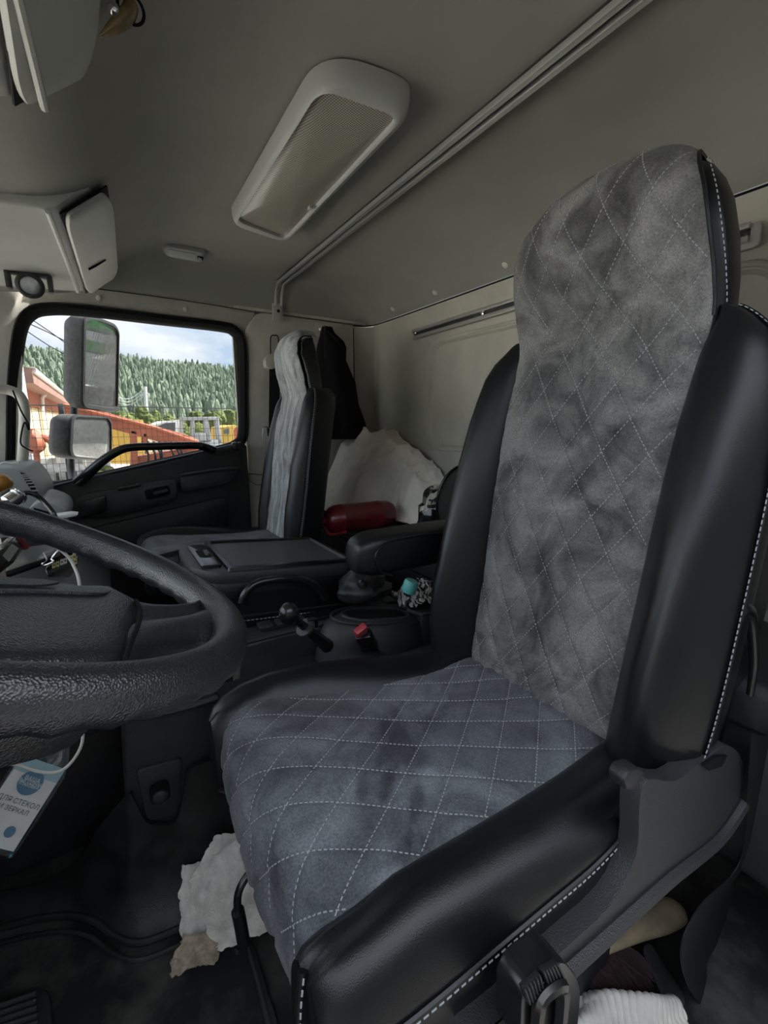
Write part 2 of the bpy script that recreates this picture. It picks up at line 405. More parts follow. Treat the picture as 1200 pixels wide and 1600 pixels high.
# passenger side wall behind the door: pillar trim
pil = [P(387, 500, Y=2.09), P(402, 488, Y=2.09), V((.7, 2.09, .488)), V((1.12, 2.09, .482)), V((1.12, 2.09, ZF)), V((.545, 2.09, ZF)), V((.56, 2.09, -.1))]
pil[0] = V((.572, 2.09, .40))
wall_left = struct('wall_left', prism(rpoly(pil, [.05, .03, .02, .01, .01, .01, .03]), (0, .05, 0), .006), 'trimgrey')
struct('trim_2', prism([V((-.66, 2.1, .33)), V((-.3, 2.1, .41)), V((.0, 2.1, .42)), V((.60, 2.1, .40)), V((.66, 2.1, .56)), V((-.66, 2.1, .58))], (0, .04, 0), .004), 'trimgrey', label='grey header panel above the passenger window')
obj('joint', tube([P(387, 740, Y=2.085), P(400, 741, Y=2.085), P(413, 742, Y=2.085)], .0015, 6), 'gap', wall_left)
obj('joint', tube([P(387, 748, Y=2.085), P(400, 757, Y=2.085), P(414, 757, Y=2.085)], .0012, 6), 'gap', wall_left)
# driver side wall behind the open door
struct('wall_right', prism([V((.74, YN, .50)), V((1.22, YN, .48)), V((1.22, YN, ZF)), V((.86, YN, ZF)), V((.80, YN, -.3))], (0, -.04, 0)), 'trimgrey')
struct('trim_6', prism([V((-.66, YN, .33)), V((-.3, YN, .46)), V((1.0, YN, .46)), V((1.22, YN, .56)), V((-.66, YN, .58))], (0, -.04, 0)), 'trimgrey', label='grey header over the open driver doorway')
struct('trim_5', box((.90, 2.125, .525), (.72, .07, .07)), 'trimgrey', label='filler strip above the pillar trim')
struct('wall_light_blocker', box((2, -1.8, -.55), (16, .2, 3.0)), mat('dark light-blocking wall', (.10, .098, .092), .9, var=(1, .1)), label='unseen dark wall added to block light at the driver doorway')  # unseen wall, added to cut the light through the open doorway
struct('ground_light_absorber', box((2, -.72, -2.045), (16, 1.7, .02)), mat('dark bounce-cutting strip', (.05, .05, .05), .9), label='dark bounce-cutting strip added out of view by the driver door')  # unseen dark strip, added to lessen ground bounce onto the ceiling
# front wall under the windscreen, bulkhead, screen
wall_front = struct('wall_front', box((-.70, 1.07, -.62), (.04, 2.1, .66)), 'black')
struct('window_3', prism([V((-.72, YN, -.28)), V((-.72, YD, -.28)), V((-.64, YD, .38)), V((-.64, YN, .38))], (.006, 0, 0)), 'glass', label='wide windscreen across the front of the cab')

# A pillar trim at the far left of the window
ap = [V((-.66, 2.10, .56)), V((-.14, 2.10, .56)), V((-.15, 2.10, .43)), V((-.20, 2.10, .37)), V((-.235, 2.10, .1)), V((-.25, 2.10, -.2)), V((-.265, 2.10, -.30)), V((-.60, 2.09, -.30)), V((-.50, 2.09, .1))]
struct('trim_3', prism(ap, (0, .04, 0), .01), 'trimgrey', label='grey front pillar trim at the left edge')
gh = [P(-12, 606, Y=2.0), P(12, 609, Y=2.0), P(30, 618, Y=2.0), P(38, 640, Y=2.0), P(37, 690, Y=2.0), P(33, 728, Y=2.0), P(18, 745, Y=2.0), P(-12, 744, Y=2.0)]
gb = obj('grab_handle', tube([gh[0]+V((-.05, .09, .01))]+gh+[gh[-1]+V((-.05, .09, 0))], .0165, 10), 'trimgrey', label='grey looped grab handle on the front pillar', cat_='grab handle')

# ---------------- passenger window: glass, rubber seal
def win_xz(px): return [P(u, v, Y=YD) for u, v in px]
wpx = [(80, 487), (140, 490), (250, 503), (345, 514), (366, 521), (376, 541), (377, 620), (377, 676), (368, 690), (340, 699), (200, 731), (75, 759), (46, 762), (27, 742), (26, 690), (28, 600), (36, 525), (50, 495)]
win = [V((p.x, YD, p.z)) for p in cat(win_xz(wpx), 4, True)]
cx = sum((p.x for p in win))/len(win); czz = sum((p.z for p in win))/len(win)
def off(L, k, y):
    out = []
    n = len(L)
    for i in range(n):
        tg = (L[(i+1) % n]-L[i-1]).normalized(); nn = V((tg.z, 0, -tg.x))
        if nn.dot(L[i]-V((cx, YD, czz))) < 0: nn = -nn
        q = L[i]+nn*k; out.append(V((q.x, y, q.z)))
    return out
w1 = thing('window_1', (cx, YD, czz-.35), 'passenger side window with rounded corners and black rubber seal', None, kind='structure')
obj('pane', prism(off(win, .012, YD+.035), (0, .004, 0)), 'dimmed', w1)
obj('rubber_seal', loft([off(win, .030, YD-.004), off(win, .026, YD-.014), off(win, .012, YD-.012), off(win, -.002, YD+.004), off(win, -.004, YD+.05), off(win, .034, YD+.05)], closed=True), 'gap', w1)
obj('seal_lip', tube(off(win, .026, YD-.012), .0035, 6, True, 0), 'black_s', w1)

# ---------------- passenger door: black trim panel
door = thing('door_1', (.15, 2.07, ZF), 'black passenger door panel with grab handle and armrest', None, kind='structure')
dp = [P(20, 772, Y=2.06), P(66, 766, Y=2.06), P(120, 752, Y=2.06), P(250, 724, Y=2.06), P(350, 699, Y=2.06), P(378, 690, Y=2.06), P(386, 697, Y=2.06)]
dpoly = dp+[V((.553, 2.06, ZF)), V((-.36, 2.06, ZF))]
obj('trim_panel', prism(dpoly, (0, .05, 0), .008), 'black', door)
obj('sill_strip', tube([P(66, 764, Y=2.075), P(200, 733, Y=2.075), P(345, 700, Y=2.075), P(362, 695, Y=2.075)], .011, 8, flat=.6), 'grainplastic', door)
def dshape(px, y, th, bev, r=.02): return prism(rpoly([P(u, v, Y=y) for u, v in px], r, 4), (0, th, 0), bev, 2)
obj('armrest', dshape([(112, 786), (122, 776), (180, 765), (222, 757), (276, 748), (279, 778), (268, 784), (190, 806), (118, 812), (113, 800)], 2.005, .06, .012), 'black', door)
obj('armrest_pad', dshape([(120, 787), (166, 773), (167, 797), (158, 803), (126, 810)], 1.998, .04, .006, .012), 'black_s', door)
obj('window_switch', dshape([(183, 762), (219, 755), (220, 760), (184, 768)], 1.995, .03, .003, .006), 'black_s', door)
lp = dshape([(219, 763), (270, 753), (277, 758), (276, 778), (224, 790), (219, 784)], 1.997, .02, .005, .014)
latch = obj('latch_surround', lp, 'grainplastic', door)
obj('latch_recess', dshape([(225, 766), (264, 758), (267, 773), (229, 782)], 1.994, .01, .002, .012), 'gap', latch)
obj('latch_lever', dshape([(240, 769), (262, 764), (263, 768), (241, 774)], 1.987, .008, .002, .005), 'grainplastic', latch)
obj('door_pocket', dshape([(281, 742), (372, 728), (371, 746), (352, 757), (283, 771)], 2.02, .05, .012, .025), 'black', door)
obj('pocket_lip', tube([P(281, 743, Y=2.012), P(330, 735, Y=2.012), P(372, 731, Y=2.012)], .006, 8), 'grainplastic', door)
obj('lower_panel', dshape([(120, 830), (200, 812), (280, 793), (350, 776), (356, 783), (356, 860), (120, 900)], 2.045, .03, .01, .03), 'leather2', door)
obj('latch_bumper', box(P(367, 697, Y=2.05), (.026, .03, .034), .005), 'black_s', door)
hp = [P(u, v, Y=y) for u, v, y in [(124, 752, 2.04), (137, 741, 2.0), (158, 722, 1.985), (182, 706, 1.98), (205, 699, 1.98), (255, 697, 1.98), (302, 696, 1.985), (318, 698, 2.0), (331, 703, 2.045)]]
obj('grab_bar', tube(hp, [.024, .021, .0185, .0175, .017, .017, .017, .019, .022], 12, flat=.85), 'black_s', door)

obj('door_skin', box((.13, 2.13, -.6), (.98, .03, .74)), 'black', door)
# push clips in the trims
def clip(p, n, parent, r=.011):
    return obj('push_clip', lathe([(r, 0), (r, .002), (r*.8, .0045), (r*.3, .006), (0, .006)], p, n, 14), 'trimgrey', parent)
clip(P(155, 466, Y=2.1)-V((0, .0, 0)), (0, -1, 0), ceiling); clip(P(290, 483, Y=2.1), (0, -1, 0), ceiling)
for u, v, x in ((620, 484, 1.2), (685, 458, 1.195), (795, 415, 1.195), (1010, 330, 1.195)):
    q = P(u, v, X=x); d = V((.04, 0, 1)); zz = zceil(1.19, q.y)
    p = V((1.178, q.y, .512)); n = V((-.6, 0, -.5))
    clip(p, n, ceiling, .012)
    obj('clip_dimple', tube([p+V((-.012*0, .024*math.cos(a), 0))+V((-.7, 0, .7))*.024*math.sin(a) for a in [math.pi*k/8 for k in range(9)]], .0025, 6), 'ceiling', ceiling)

# ---------------- curtain rails
def rail(name, p0, p1, nrm, label, wd=.034):
    p0, p1, nrm = V(p0), V(p1), V(nrm).normalized(); ax = (p1-p0).normalized(); sd = ax.cross(nrm)
    t = thing(name, p0.lerp(p1, .5), label, 'curtain rail')
    def bar(c, a, b): 
        q = [c-sd*a-nrm*b, c+sd*a-nrm*b, c+sd*a+nrm*b, c-sd*a+nrm*b]; return prism(q, p1-p0, .0012)
    obj('channel', bar(p0, wd/2, .004), 'black', t)
    obj('lip', bar(p0+sd*(wd*.36)+nrm*.008, wd*.17, .006), 'metal', t); obj('lip', bar(p0-sd*(wd*.36)+nrm*.008, wd*.17, .006), 'metal', t)
    return t
t = rail('ceiling_curtain_rail', (.728, .12, .622), (.728, 2.03, .608), (0, 0, -1), 'aluminium curtain rail running across the ceiling above the seats', .036)
sd = V((1, 0, 0))
for s in (-.013, .013):
    obj('end_bend', tube([(.728+s, 2.015, .598), (.728+s, 2.040, .580), (.728+s, 2.056, .556), (.728+s, 2.066, .520)], .0055, 8, flat=.7), 'metal', t)
br = obj('end_bracket', prism(rpoly([V((.704, 2.072, .53)), V((.752, 2.072, .53)), V((.752, 2.072, .452)), V((.704, 2.072, .452))], .006, 3), (0, .012, 0), .002), 'lampframe', t)
obj('screw', lathe([(.007, 0), (.007, .003), (0, .004)], (.729, 2.072, .497), (0, -1, 0), 12), 'gap', br)
t = rail('rear_curtain_rail', (1.196, .468, .392), (1.196, 1.672, .378), (-1, 0, 0), 'aluminium curtain rail on the rear wall behind the seats', .036)
for y in (.49, 1.655, 1.25):
    obj('screw', lathe([(.008, 0), (.008, .003), (.003, .005), (0, .005)], (1.190, y, .385), (-1, 0, 0), 12), 'chrome', t)
obj('end_plate', prism([V((1.193, y+.468+.012, .385+z)) for y, z in rrect(.03, .024, .01, 3)], (.008, 0, 0), .002), 'lampframe', t)

# ---------------- roof lamp: frame and mesh lens
lampz = .628
t = thing('roof_lamp', (.5, 1.2, lampz), 'large rectangular ceiling lamp with grey frame and mesh lens', 'ceiling lamp')
oc = [P(503, 96, Z=.615), P(662, 150, Z=.615), P(448, 374, Z=.612), P(357, 345, Z=.612)]
ic = [P(500, 132, Z=.60), P(624, 177, Z=.60), P(446, 374, Z=.592), P(371, 346, Z=.592)]
oR = rpoly(oc, [.085, .075, .06, .06], 8); iR = rpoly(ic, [.035, .035, .03, .03], 8)
def lerpR(a, b, k, z=None):
    return [V((*(p.lerp(q, k)).xy, (p.lerp(q, k)).z if z is None else z)) for p, q in zip(a, b)]
rings = [lerpR(oR, iR, -.02, .635), lerpR(oR, iR, 0, .618), lerpR(oR, iR, .12, .604), lerpR(oR, iR, .35, .594), lerpR(oR, iR, .8, .590), lerpR(oR, iR, .97, .592), lerpR(oR, iR, 1.0, .602)]
obj('frame', loft(rings, cap=False), 'lampframe', t)
lens = bpy.data.materials.new('perforated lens'); lens.use_nodes = True; lt = lens.node_tree; lb = lt.nodes['Principled BSDF']
lb.inputs['Roughness'].default_value = .22; lb.inputs['Specular IOR Level'].default_value = .7
tcn = lt.nodes.new('ShaderNodeTexCoord'); ck = lt.nodes.new('ShaderNodeTexChecker'); ck.inputs['Scale'].default_value = 300
ck.inputs[1].default_value = (.52, .48, .40, 1); ck.inputs[2].default_value = (.17, .16, .135, 1)
mpn = lt.nodes.new('ShaderNodeMapping'); mpn.inputs['Rotation'].default_value = (0, 0, .5)
sx = lt.nodes.new('ShaderNodeVectorMath'); sx.operation = 'MULTIPLY'; sx.inputs[1].default_value = (1, 1, 0)
lt.links.new(tcn.outputs['Object'], sx.inputs[0]); lt.links.new(sx.outputs[0], mpn.inputs[0]); lt.links.new(mpn.outputs[0], ck.inputs[0])
lt.links.new(ck.outputs[0], lb.inputs['Base Color'])
bpn = lt.nodes.new('ShaderNodeBump'); bpn.inputs['Strength'].default_value = .3; bpn.inputs['Distance'].default_value = .001
lt.links.new(ck.outputs[1], bpn.inputs['Height']); lt.links.new(bpn.outputs[0], lb.inputs['Normal'])
ctr = sum(iR, V())/len(iR)
obj('mesh_lens', loft([lerpR(iR, iR, 0, .600)]+[[V((ctr.x+(p.x-ctr.x)*k, ctr.y+(p.y-ctr.y)*k, .600-.013*(1-k**2.5))) for p in iR] for k in (.97, .9, .75, .5, .25, .02)], cap=False), lens, t, label='perforated smoky mesh lens')
obj('lens_clip', box(P(485, 325, Z=.59), (.012, .016, .008), .002), 'lampframe', t)

# small courtesy lamp
t = thing('courtesy_lamp', (.33, 1.94, .59), 'small oval grey courtesy lamp on the ceiling edge', 'ceiling lamp')
zc_ = zceil(.33, 1.94)
rot = Matrix.Rotation(math.radians(-24), 3, 'X')
body = lambda k, h: [V((.329, 1.938, zceil(.33, 1.938)))+rot @ V((a, b, h)) for a, b in rrect(.075*k, .028*k, .026*k, 6)]
obj('housing', loft([body(1.0, .006), body(1.0, -.012), body(.93, -.024), body(.86, -.027)]), 'lampframe', t)
obj('lens', prism([V((.318, 1.938, zceil(.33, 1.938)))+rot @ V((a, b, -.026)) for a, b in rrect(.046, .016, .008, 4)], rot @ V((0, 0, -.004)), .0015), 'cabinet', t)
obj('switch', prism([V((.382, 1.938, zceil(.33, 1.938)))+rot @ V((a, b, -.026)) for a, b in rrect(.011, .008, .003, 3)], rot @ V((0, 0, -.006)), .0015), 'black_s', t)

# ---------------- overhead cabinets over the windscreen, one per side
def cabinet(y0, y1, label, far):
    t = thing('overhead_cabinet', (-.25, (y0+y1)/2, .45), label, 'cabinet', 'overhead cabinets')
    nf = .02
    prof = [V((-.56, 0, .40)), V((-.30, 0, .432)), V((-.05, 0, .447)), V((-.032, 0, .452)), V((.0, 0, .482)), V((.035, 0, .512)), V((.05, 0, .55)), V((-.20, 0, .55)), V((-.56, 0, .46))]
    ys = [y0, y0+.02, (y0+y1)/2, y1-.05, y1]; 
    rings = []
    for y in ys:
        k = .97 if y in (y0,) else 1.0
        rings.append([V((p.x+.03*((y-y0)/(y1-y0) if far else (y1-y)/(y1-y0)-1), y, p.z)) for p in prof])
    obj('body', _bm(loft(rings), .008, 2), 'cabinet', t)
    # door on the sloping rear face
    def face(s, h, o):
        # s along Y 0..1, h along the slope 0..1, o outward
        a = np.interp(h, [0, .35, .7, .9, 1], [0, 1, 2, 2.6, 3]); prs = [(-.030, .448), (.0, .473), (.036, .502), (.066, .526)]
        i = min(int(a), 2); f = a-i; x = prs[i][0]*(1-f)+prs[i+1][0]*f; z = prs[i][1]*(1-f)+prs[i+1][1]*f
        ex = .006*math.sin(math.pi*min(1, max(0, s)))+.03*(s if far else 1-s)-.03*(not far)
        return V((x+o*.6+ex, y0+.025+(y1-y0-.03)*s, z-o*.8))
    rr2 = rrect(.5, .5, .16, 6)
    def lay(k, o): return [face(.5+a*k, .5+b*k*(1 if b > 0 else 1), o) for a, b in rr2]
    d = obj('door', loft([lay(1.0, .003), lay(1.0, .011), lay(.985, .0135), lay(.9, .0145), lay(.6, .015), lay(.2, .015)]), 'cabinet', t)
    obj('door_gap', sheet(lambda u, v: face(-.012+u*1.02, v*.99, .004), 10, 6, .004), 'gap', t)
    hs = .60 if far else .4
    hl = obj('handle', sheet(lambda u, v: face(hs-.03+.06*u, .16+.46*v, .0165), 4, 8, .004), 'lampframe', d)
    obj('handle_lip', tube([face(hs-.034, .15, .0165), face(hs-.03, .38, .018), face(hs-.02, .63, .0165)], .0026, 6), 'gap', d)
    obj('shelf_edge', tube([V((-.050, y0+.01, .444)), V((-.034, (y0+y1)/2, .444)), V((-.022, y1-.02, .444))], .006, 8), 'cabinet', t)
    return t
cabinet(1.265, 1.97, 'grey overhead cabinet above the passenger window, door shut', True)
cabinet(.19, .905, 'grey overhead cabinet at the top left corner, nearest the camera', False)

# ================================================================== SEATS
DS_ROWS = [(.606, -.56, .340, .642), (.612, -.52, .338, .645), (.616, -.48, .337, .646), (.628, -.40, .335, .648), (.645, -.28, .332, .648), (.662, -.14, .328, .648), (.683, 0, .322, .647), (.703, .09, .315, .646),
           (.712, .145, .311, .646), (.706, .19, .314, .652), (.694, .25, .322, .654), (.689, .30, .332, .648), (.697, .338, .345, .632), (.715, .362, .355, .614), (.75, .376, .366, .600), (.79, .374, .372, .594)]
CU_ROWS = [(.66, -.505, .338, .648), (.615, -.484, .336, .648), (.51, -.484, .331, .642), (.394, -.478, .326, .652), (.278, -.469, .323, .676), (.20, -.461, .319, .692), (.15, -.464, .312, .697), (.122, -.482, .305, .697),
           (.107, -.52, .297, .694), (.106, -.56, .291, .690), (.116, -.60, .289, .688), (.14, -.62, .292, .684)]
QW, QH = .068, .104
def quilt(y, t, yc, slant=1.0):
    """groove depth (0..1) of the diamond quilting at width y, length t"""
    a = (y-yc)/QW+t/QH; b = (y-yc)/QW-t/QH; g = 1/math.hypot(1/QW, 1/QH)
    d = min(abs(a-round(a)), abs(b-round(b)))*g
    return math.exp(-(d/.0042)**2)
def make_seat(name, loc, label, tf, driver):
    t = thing(name, loc, label, 'seat', 'cab seats')
    TF = lambda p: V(tf(p[0], p[1], p[2]))
    # ---- back centre panel
    rows, L = interp(DS_ROWS, 260)
    def row(k):
        i = min(max(k, 0), 1)*(len(rows)-1); a = int(min(i, len(rows)-2)); f = i-a; return rows[a]*(1-f)+rows[a+1]*f
    def back(k, s, lift=0):
        x, z, yR, yL = row(k); x2, z2 = row(k+.006)[:2]; x1, z1 = row(k-.006)[:2]
        tx, tz = x2-x1, z2-z1; l = math.hypot(tx, tz); nx, nz = -tz/l, tx/l      # outward: forwards / up
        y = yR+(yL-yR)*s; e = abs(2*s-1); tt = k*L
        hd = min(1, max(0, (z-.12)/.1))
        o = .016*(1-e**2.5)+.012*hd*(1-e**4)-.006*e**10
        if driver: o -= .0052*quilt(y, tt, .488)*(1-.85*e**8)*(1 if k < .84 else max(.15, 1-(k-.84)/.06))
        # sat-in wrinkles
        o += .003*fbm(y*9, tt*7, 3)*(1 if driver else 2.2)
        if not driver: o += .004*math.sin(y*95+2.5*fbm(y*6, tt*4, 1)*4+tt*14)*.55*(.4+.6*abs(fbm(y*5, tt*3, 9)))
        o += lift
        return V((x+nx*o, y, z+nz*o))
    pan = obj('back_panel', ([tuple(TF(p)) for p in grid(lambda u, v: back(u, v), 250 if driver else 130, 84 if driver else 48)[0]], grid(lambda u, v: (0, 0, 0), 250 if driver else 130, 84 if driver else 48)[1]), 'suede' if driver else 'suede_p', t)
    def stitch_family(fn, ylo, yhi, rowf, Lr, yc, sign, keep):
        shp = []
        for k in range(-24, 25):
            pts, nr = [], []
            n = int(Lr/.004)
            for i in range(n+1):
                tt = Lr*i/n; y = yc+QW*(k+sign*tt/QH); kk = tt/Lr; r = rowf(kk)
                s = (y-r[2])/(r[3]-r[2])
                if .012 < s < .988 and keep(kk):
                    p = fn(kk, s, .0010); q = fn(kk, s, .01); pts.append(TF(p)); nr.append((TF(q)-TF(p)).normalized())
                elif pts:
                    if len(pts) > 3: shp.append(dashes(pts, nrm=nr))
                    pts, nr = [], []
            if len(pts) > 3: shp.append(dashes(pts, nrm=nr))
        return shp
    if driver:
        sh = stitch_family(back, 0, 0, row, L, .488, 1, lambda k: k > .05)+stitch_family(back, 0, 0, row, L, .488, -1, lambda k: k > .05)
        obj('quilt_stitching', join(*sh), 'thread', pan, kind='stuff', smooth=False, recalc=False)
    # ---- head block (black sides and back)
    rings = []
    for z, sh_, dw in ((.10, 0, 0), (.15, 0, 0), (.20, 0, .004), (.25, 0, .006), (.30, .0, .004), (.33, .004, .0), (.352, .012, -.008), (.366, .024, -.02), (.372, .040, -.045)):
        i = int(np.argmin(np.abs(rows[:int(len(rows)*.93), 1]-z))); x, _, yR, yL = rows[i]
        bk = .80-.02*(z-.1)/.25; xf = x+.012+sh_
        rings.append([TF(p) for p in sell(((xf+bk)/2, (yR+yL)/2, z), (yL-yR)/2+.006+dw, max((bk-sh_*.6-xf)/2, .01), 40, 4.5)])
    obj('head_block', loft(rings), 'leather', t)
    # ---- back block behind the panel
    rings = []
    for z in (-.55, -.48, -.415, -.40, -.3, -.1, .05, .13):
        i = int(np.argmin(np.abs(rows[:, 1]-z))); x, _, yR, yL = rows[i]
        rings.append([TF(p) for p in sell(((x+.145 if z > -.41 else x+.12) if driver else x+.09, (yR+yL)/2, z), (yL-yR)/2+(.088 if driver else .03), (.115 if z > -.41 else .09) if driver else .05, 48, 10 if driver else 5)])
    obj('back_shell', loft(rings), 'leather', t)
    # ---- bolsters
    zs = [-.535, -.525, -.50, -.46, -.40, -.33, -.25, -.16, -.08, 0, .05, .09, .12, .14, .152, .157]
    bz = [-.54, -.5, -.42, -.33, -.18, -.05, .05, .12, .16]; bb = [.03, .052, .074, .078, .058, .036, .022, .010, .002]
    oz = [-.54, -.52, -.47, -.38, -.1, 0, .06, .10, .13, .15, .16]; ow = [.225, .25, .262, .268, .270, .264, .256, .245, .228, .205, .185]
    for side in (-1, 1):
        rings, edge, seam = [], [], []
        for z in zs:
            i = int(np.argmin(np.abs(rows[:int(len(rows)*.7), 1]-z))); x, _, yR, yL = rows[i]; ys = yR if side < 0 else yL
            b = float(np.interp(z, bz, bb))*(1 if driver else .45); yo = .486+side*float(np.interp(z, oz, ow)); wd = yo-ys
            wob = .004*fbm(z*16, side*3, 2)+.003*fbm(z*40, side*3, 5)*(1 if z < -.05 else 1.6)
            top = max(0, (z-.11)/.05)
            pts = [V((x+.045, ys-side*.012, z)), V((x+.012, ys-side*.006, z)), V((x-.004-b*.35, ys+wd*.14, z)), V((x-b*.95+wob, ys+wd*.45, z)), V((x-b*.80+.004+wob, ys+wd*.74, z)),
                   V((x+.012-b*.1, ys+wd*.965, z)), V((x+.030, yo, z)), V((x+.075, yo-side*.002, z)), V((x+.118, yo-side*.02, z)), V((x+.125, ys+wd*.35, z)), V((x+.115, ys, z))]
            c = V((x+.06, ys+wd*.5, z)); pts = [c+(p-c)*(1-.28*top) for p in pts]
            ring = cat(pts, 5, True); rings.append([TF(p) for p in ring])
            edge.append((TF(pts[6]+V((-.004, side*.0025, 0))), z))
            seam.append(TF(pts[1]))
        bo = obj('back_bolster', loft(rings), 'leather', t)
        e = [p for p, z in edge if z > -.47]
        path = cat(e, 12); nr = [V((-.5, side, 0)).normalized()]*len(path)
        obj('edge_seam', tube([p+V((.003, 0, 0)) for p in e], .0028, 6), 'leather', bo)
        if side < 0 or not driver:
            obj('edge_stitching', dashes([p+V((-.004, side*.0018, 0)) for p in path], .0055, .003, .0010, nr), 'thread', bo, kind='stuff', smooth=False, recalc=False)
    # ---- head seam stitching on the near side
    hz = [k for k in np.linspace(.70, .985, 60)]
    path = [TF(back(k, -.012, -.004)) for k in hz]
    obj('head_seam', tube([TF(back(k, .0, -.001)) for k in hz[::3]], .003, 6), 'leather', t)
    obj('head_stitching', dashes([p+V((.004, -.006, 0)) for p in path], .0050, .003, .0009, [V((-.45, -1, 0)).normalized()]*len(path)), 'thread', t, kind='stuff', smooth=False, recalc=False)
    # ---- cushion centre
    crow, CL = interp(CU_ROWS, 200)
    def rowc(k):
        i = min(max(k, 0), 1)*(len(crow)-1); a = int(min(i, len(crow)-2)); f = i-a; return crow[a]*(1-f)+crow[a+1]*f
    def cush(k, s, lift=0):
        x, z, yR, yL = rowc(k); x2, z2 = rowc(k+.008)[:2]; x1, z1 = rowc(k-.008)[:2]
        tx, tz = x2-x1, z2-z1; l = math.hypot(tx, tz); nx, nz = tz/l, -tx/l
        y = yR+(yL-yR)*s; e = abs(2*s-1); tt = k*CL
        o = .010*(1-e**2.2)*(1 if z > -.5 else .6)-.004*e**8+.004*fbm(y*7, tt*6, 7)
        if driver: o -= .0042*quilt(y+.04*math.sin(tt*3), tt, .5)*(1-.85*e**8)
        return V((x+nx*(o+lift), y, z+nz*(o+lift)))
    nu, nv = (150, 90) if driver else (50, 30)
    g = grid(cush, nu, nv)
    cp = obj('cushion_panel', ([tuple(TF(p)) for p in g[0]], g[1]), 'suede_c' if driver else 'suede_c', t)
    if driver:
        def cush2(k, s, lift): return cush(k, s, lift)
        shp = []
        for sign in (1, -1):
            for q in range(-24, 25):
                pts, nr = [], []; n = int(CL/.004)
                for i in range(n+1):
                    tt = CL*i/n; y = .5+QW*(q+sign*tt/QH)-.04*math.sin(tt*3); kk = tt/CL; r = rowc(kk); s = (y-r[2])/(r[3]-r[2])
                    if .012 < s < .988 and .06 < kk < .86: 
                        p = cush(kk, s, .0010); pts.append(p); nr.append((cush(kk, s, .01)-p).normalized())
                    elif pts:
                        if len(pts) > 3: shp.append(dashes(pts, nrm=nr))
                        pts, nr = [], []
                if len(pts) > 3: shp.append(dashes(pts, nrm=nr))
        obj('quilt_stitching', join(*shp), 'thread', cp, kind='stuff', smooth=False, recalc=False)
    # ---- cushion bolsters
    xs = [.640, .60, .55, .50, .44, .36, .28, .21, .16, .13, .112, .104, .102]
    for side in (-1, 1):
        rings, st = [], []
        for j, x in enumerate(xs):
            i = int(np.argmin(np.abs(crow[:int(len(crow)*.72), 0]-x))); _, z, yR, yL = crow[i]; ys = yR if side < 0 else yL
            yo = .240 if side < 0 else .764
            h = float(np.interp(x, [.1, .115, .15, .21, .31, .45, .55, .64], [-.012, 0, .012, .020, .028, .012, .0, -.004])) if side > 0 else float(np.interp(x, [.1, .12, .2, .4, .55, .64], [-.01, .002, .012, .014, .012, 0]))
            fr = float(np.interp(x, [.102, .112, .13, .16, .2], [.35, .7, .88, .97, 1])); zt = z+h
            zl = float(np.interp(x, [.1, .12, .2, .45, .52, .57, .64], [-.515, -.515, -.515, -.515, -.500, -.47, -.46])) if side < 0 else -.52
            yo2 = ys+(yo-ys)*(.55+.45*fr)
            pts = [V((x, ys-side*.03, z-.05)), V((x, ys-side*.004, z-.003)), V((x, ys+(yo2-ys)*.22, zt-.002)), V((x, ys+(yo2-ys)*.5, zt+.003)), V((x, ys+(yo2-ys)*.80, zt-.012)), V((x, ys+(yo2-ys)*.97, zl+.015)),
                   V((x, yo2, zl-.004)), V((x, yo2+side*.001, zl-.035)), V((x, yo2-side*.006, -.595)), V((x, ys+(yo2-ys)*.4, -.612)), V((x, ys-side*.03, -.60))]
            if fr < 1:
                c = V((x, ys+(yo2-ys)*.45, -.545)); pts = [c+(p-c)*(.72+.28*fr) for p in pts]
            rings.append([TF(p) for p in cat(pts, 5, True)]); st.append(TF(pts[6]+V((0, side*.003, 0))))
        bo = obj('cushion_bolster', loft(rings), 'leather', t)
        if side < 0:
            e = st[1:]; path = cat(e, 14)
            obj('edge_stitching', dashes(path, .0058, .003, .0010, [V((0, side, .35)).normalized()]*len(path)), 'thread', bo, kind='stuff', smooth=False, recalc=False)
            obj('edge_seam', tube([p+V((0, .002, .006)) for p in e], .003, 6), 'leather', bo)
    # cushion core + pedestal
    obj('cushion_core', [[tuple(TF(p)) for p in q] if i == 0 else q for i, q in enumerate(box((.38, .495, -.57), (.50, .36, .10), .02))], 'leather2', t)
    if driver:
        # quilted front corner seam on the near side
        cs = [(.102, .302, -.478), (.094, .292, -.505), (.092, .283, -.54), (.098, .278, -.585)]
        cpth = cat(cs, 12); obj('corner_seam', tube(cs, .004, 8), 'leather', t)
        obj('corner_stitching', dashes([p+V((-.001, -.006, 0)) for p in cpth], .0050, .003, .0009, [V((-.6, -.8, 0)).normalized()]*len(cpth)), 'thread', t, kind='stuff', smooth=False, recalc=False)
    return t

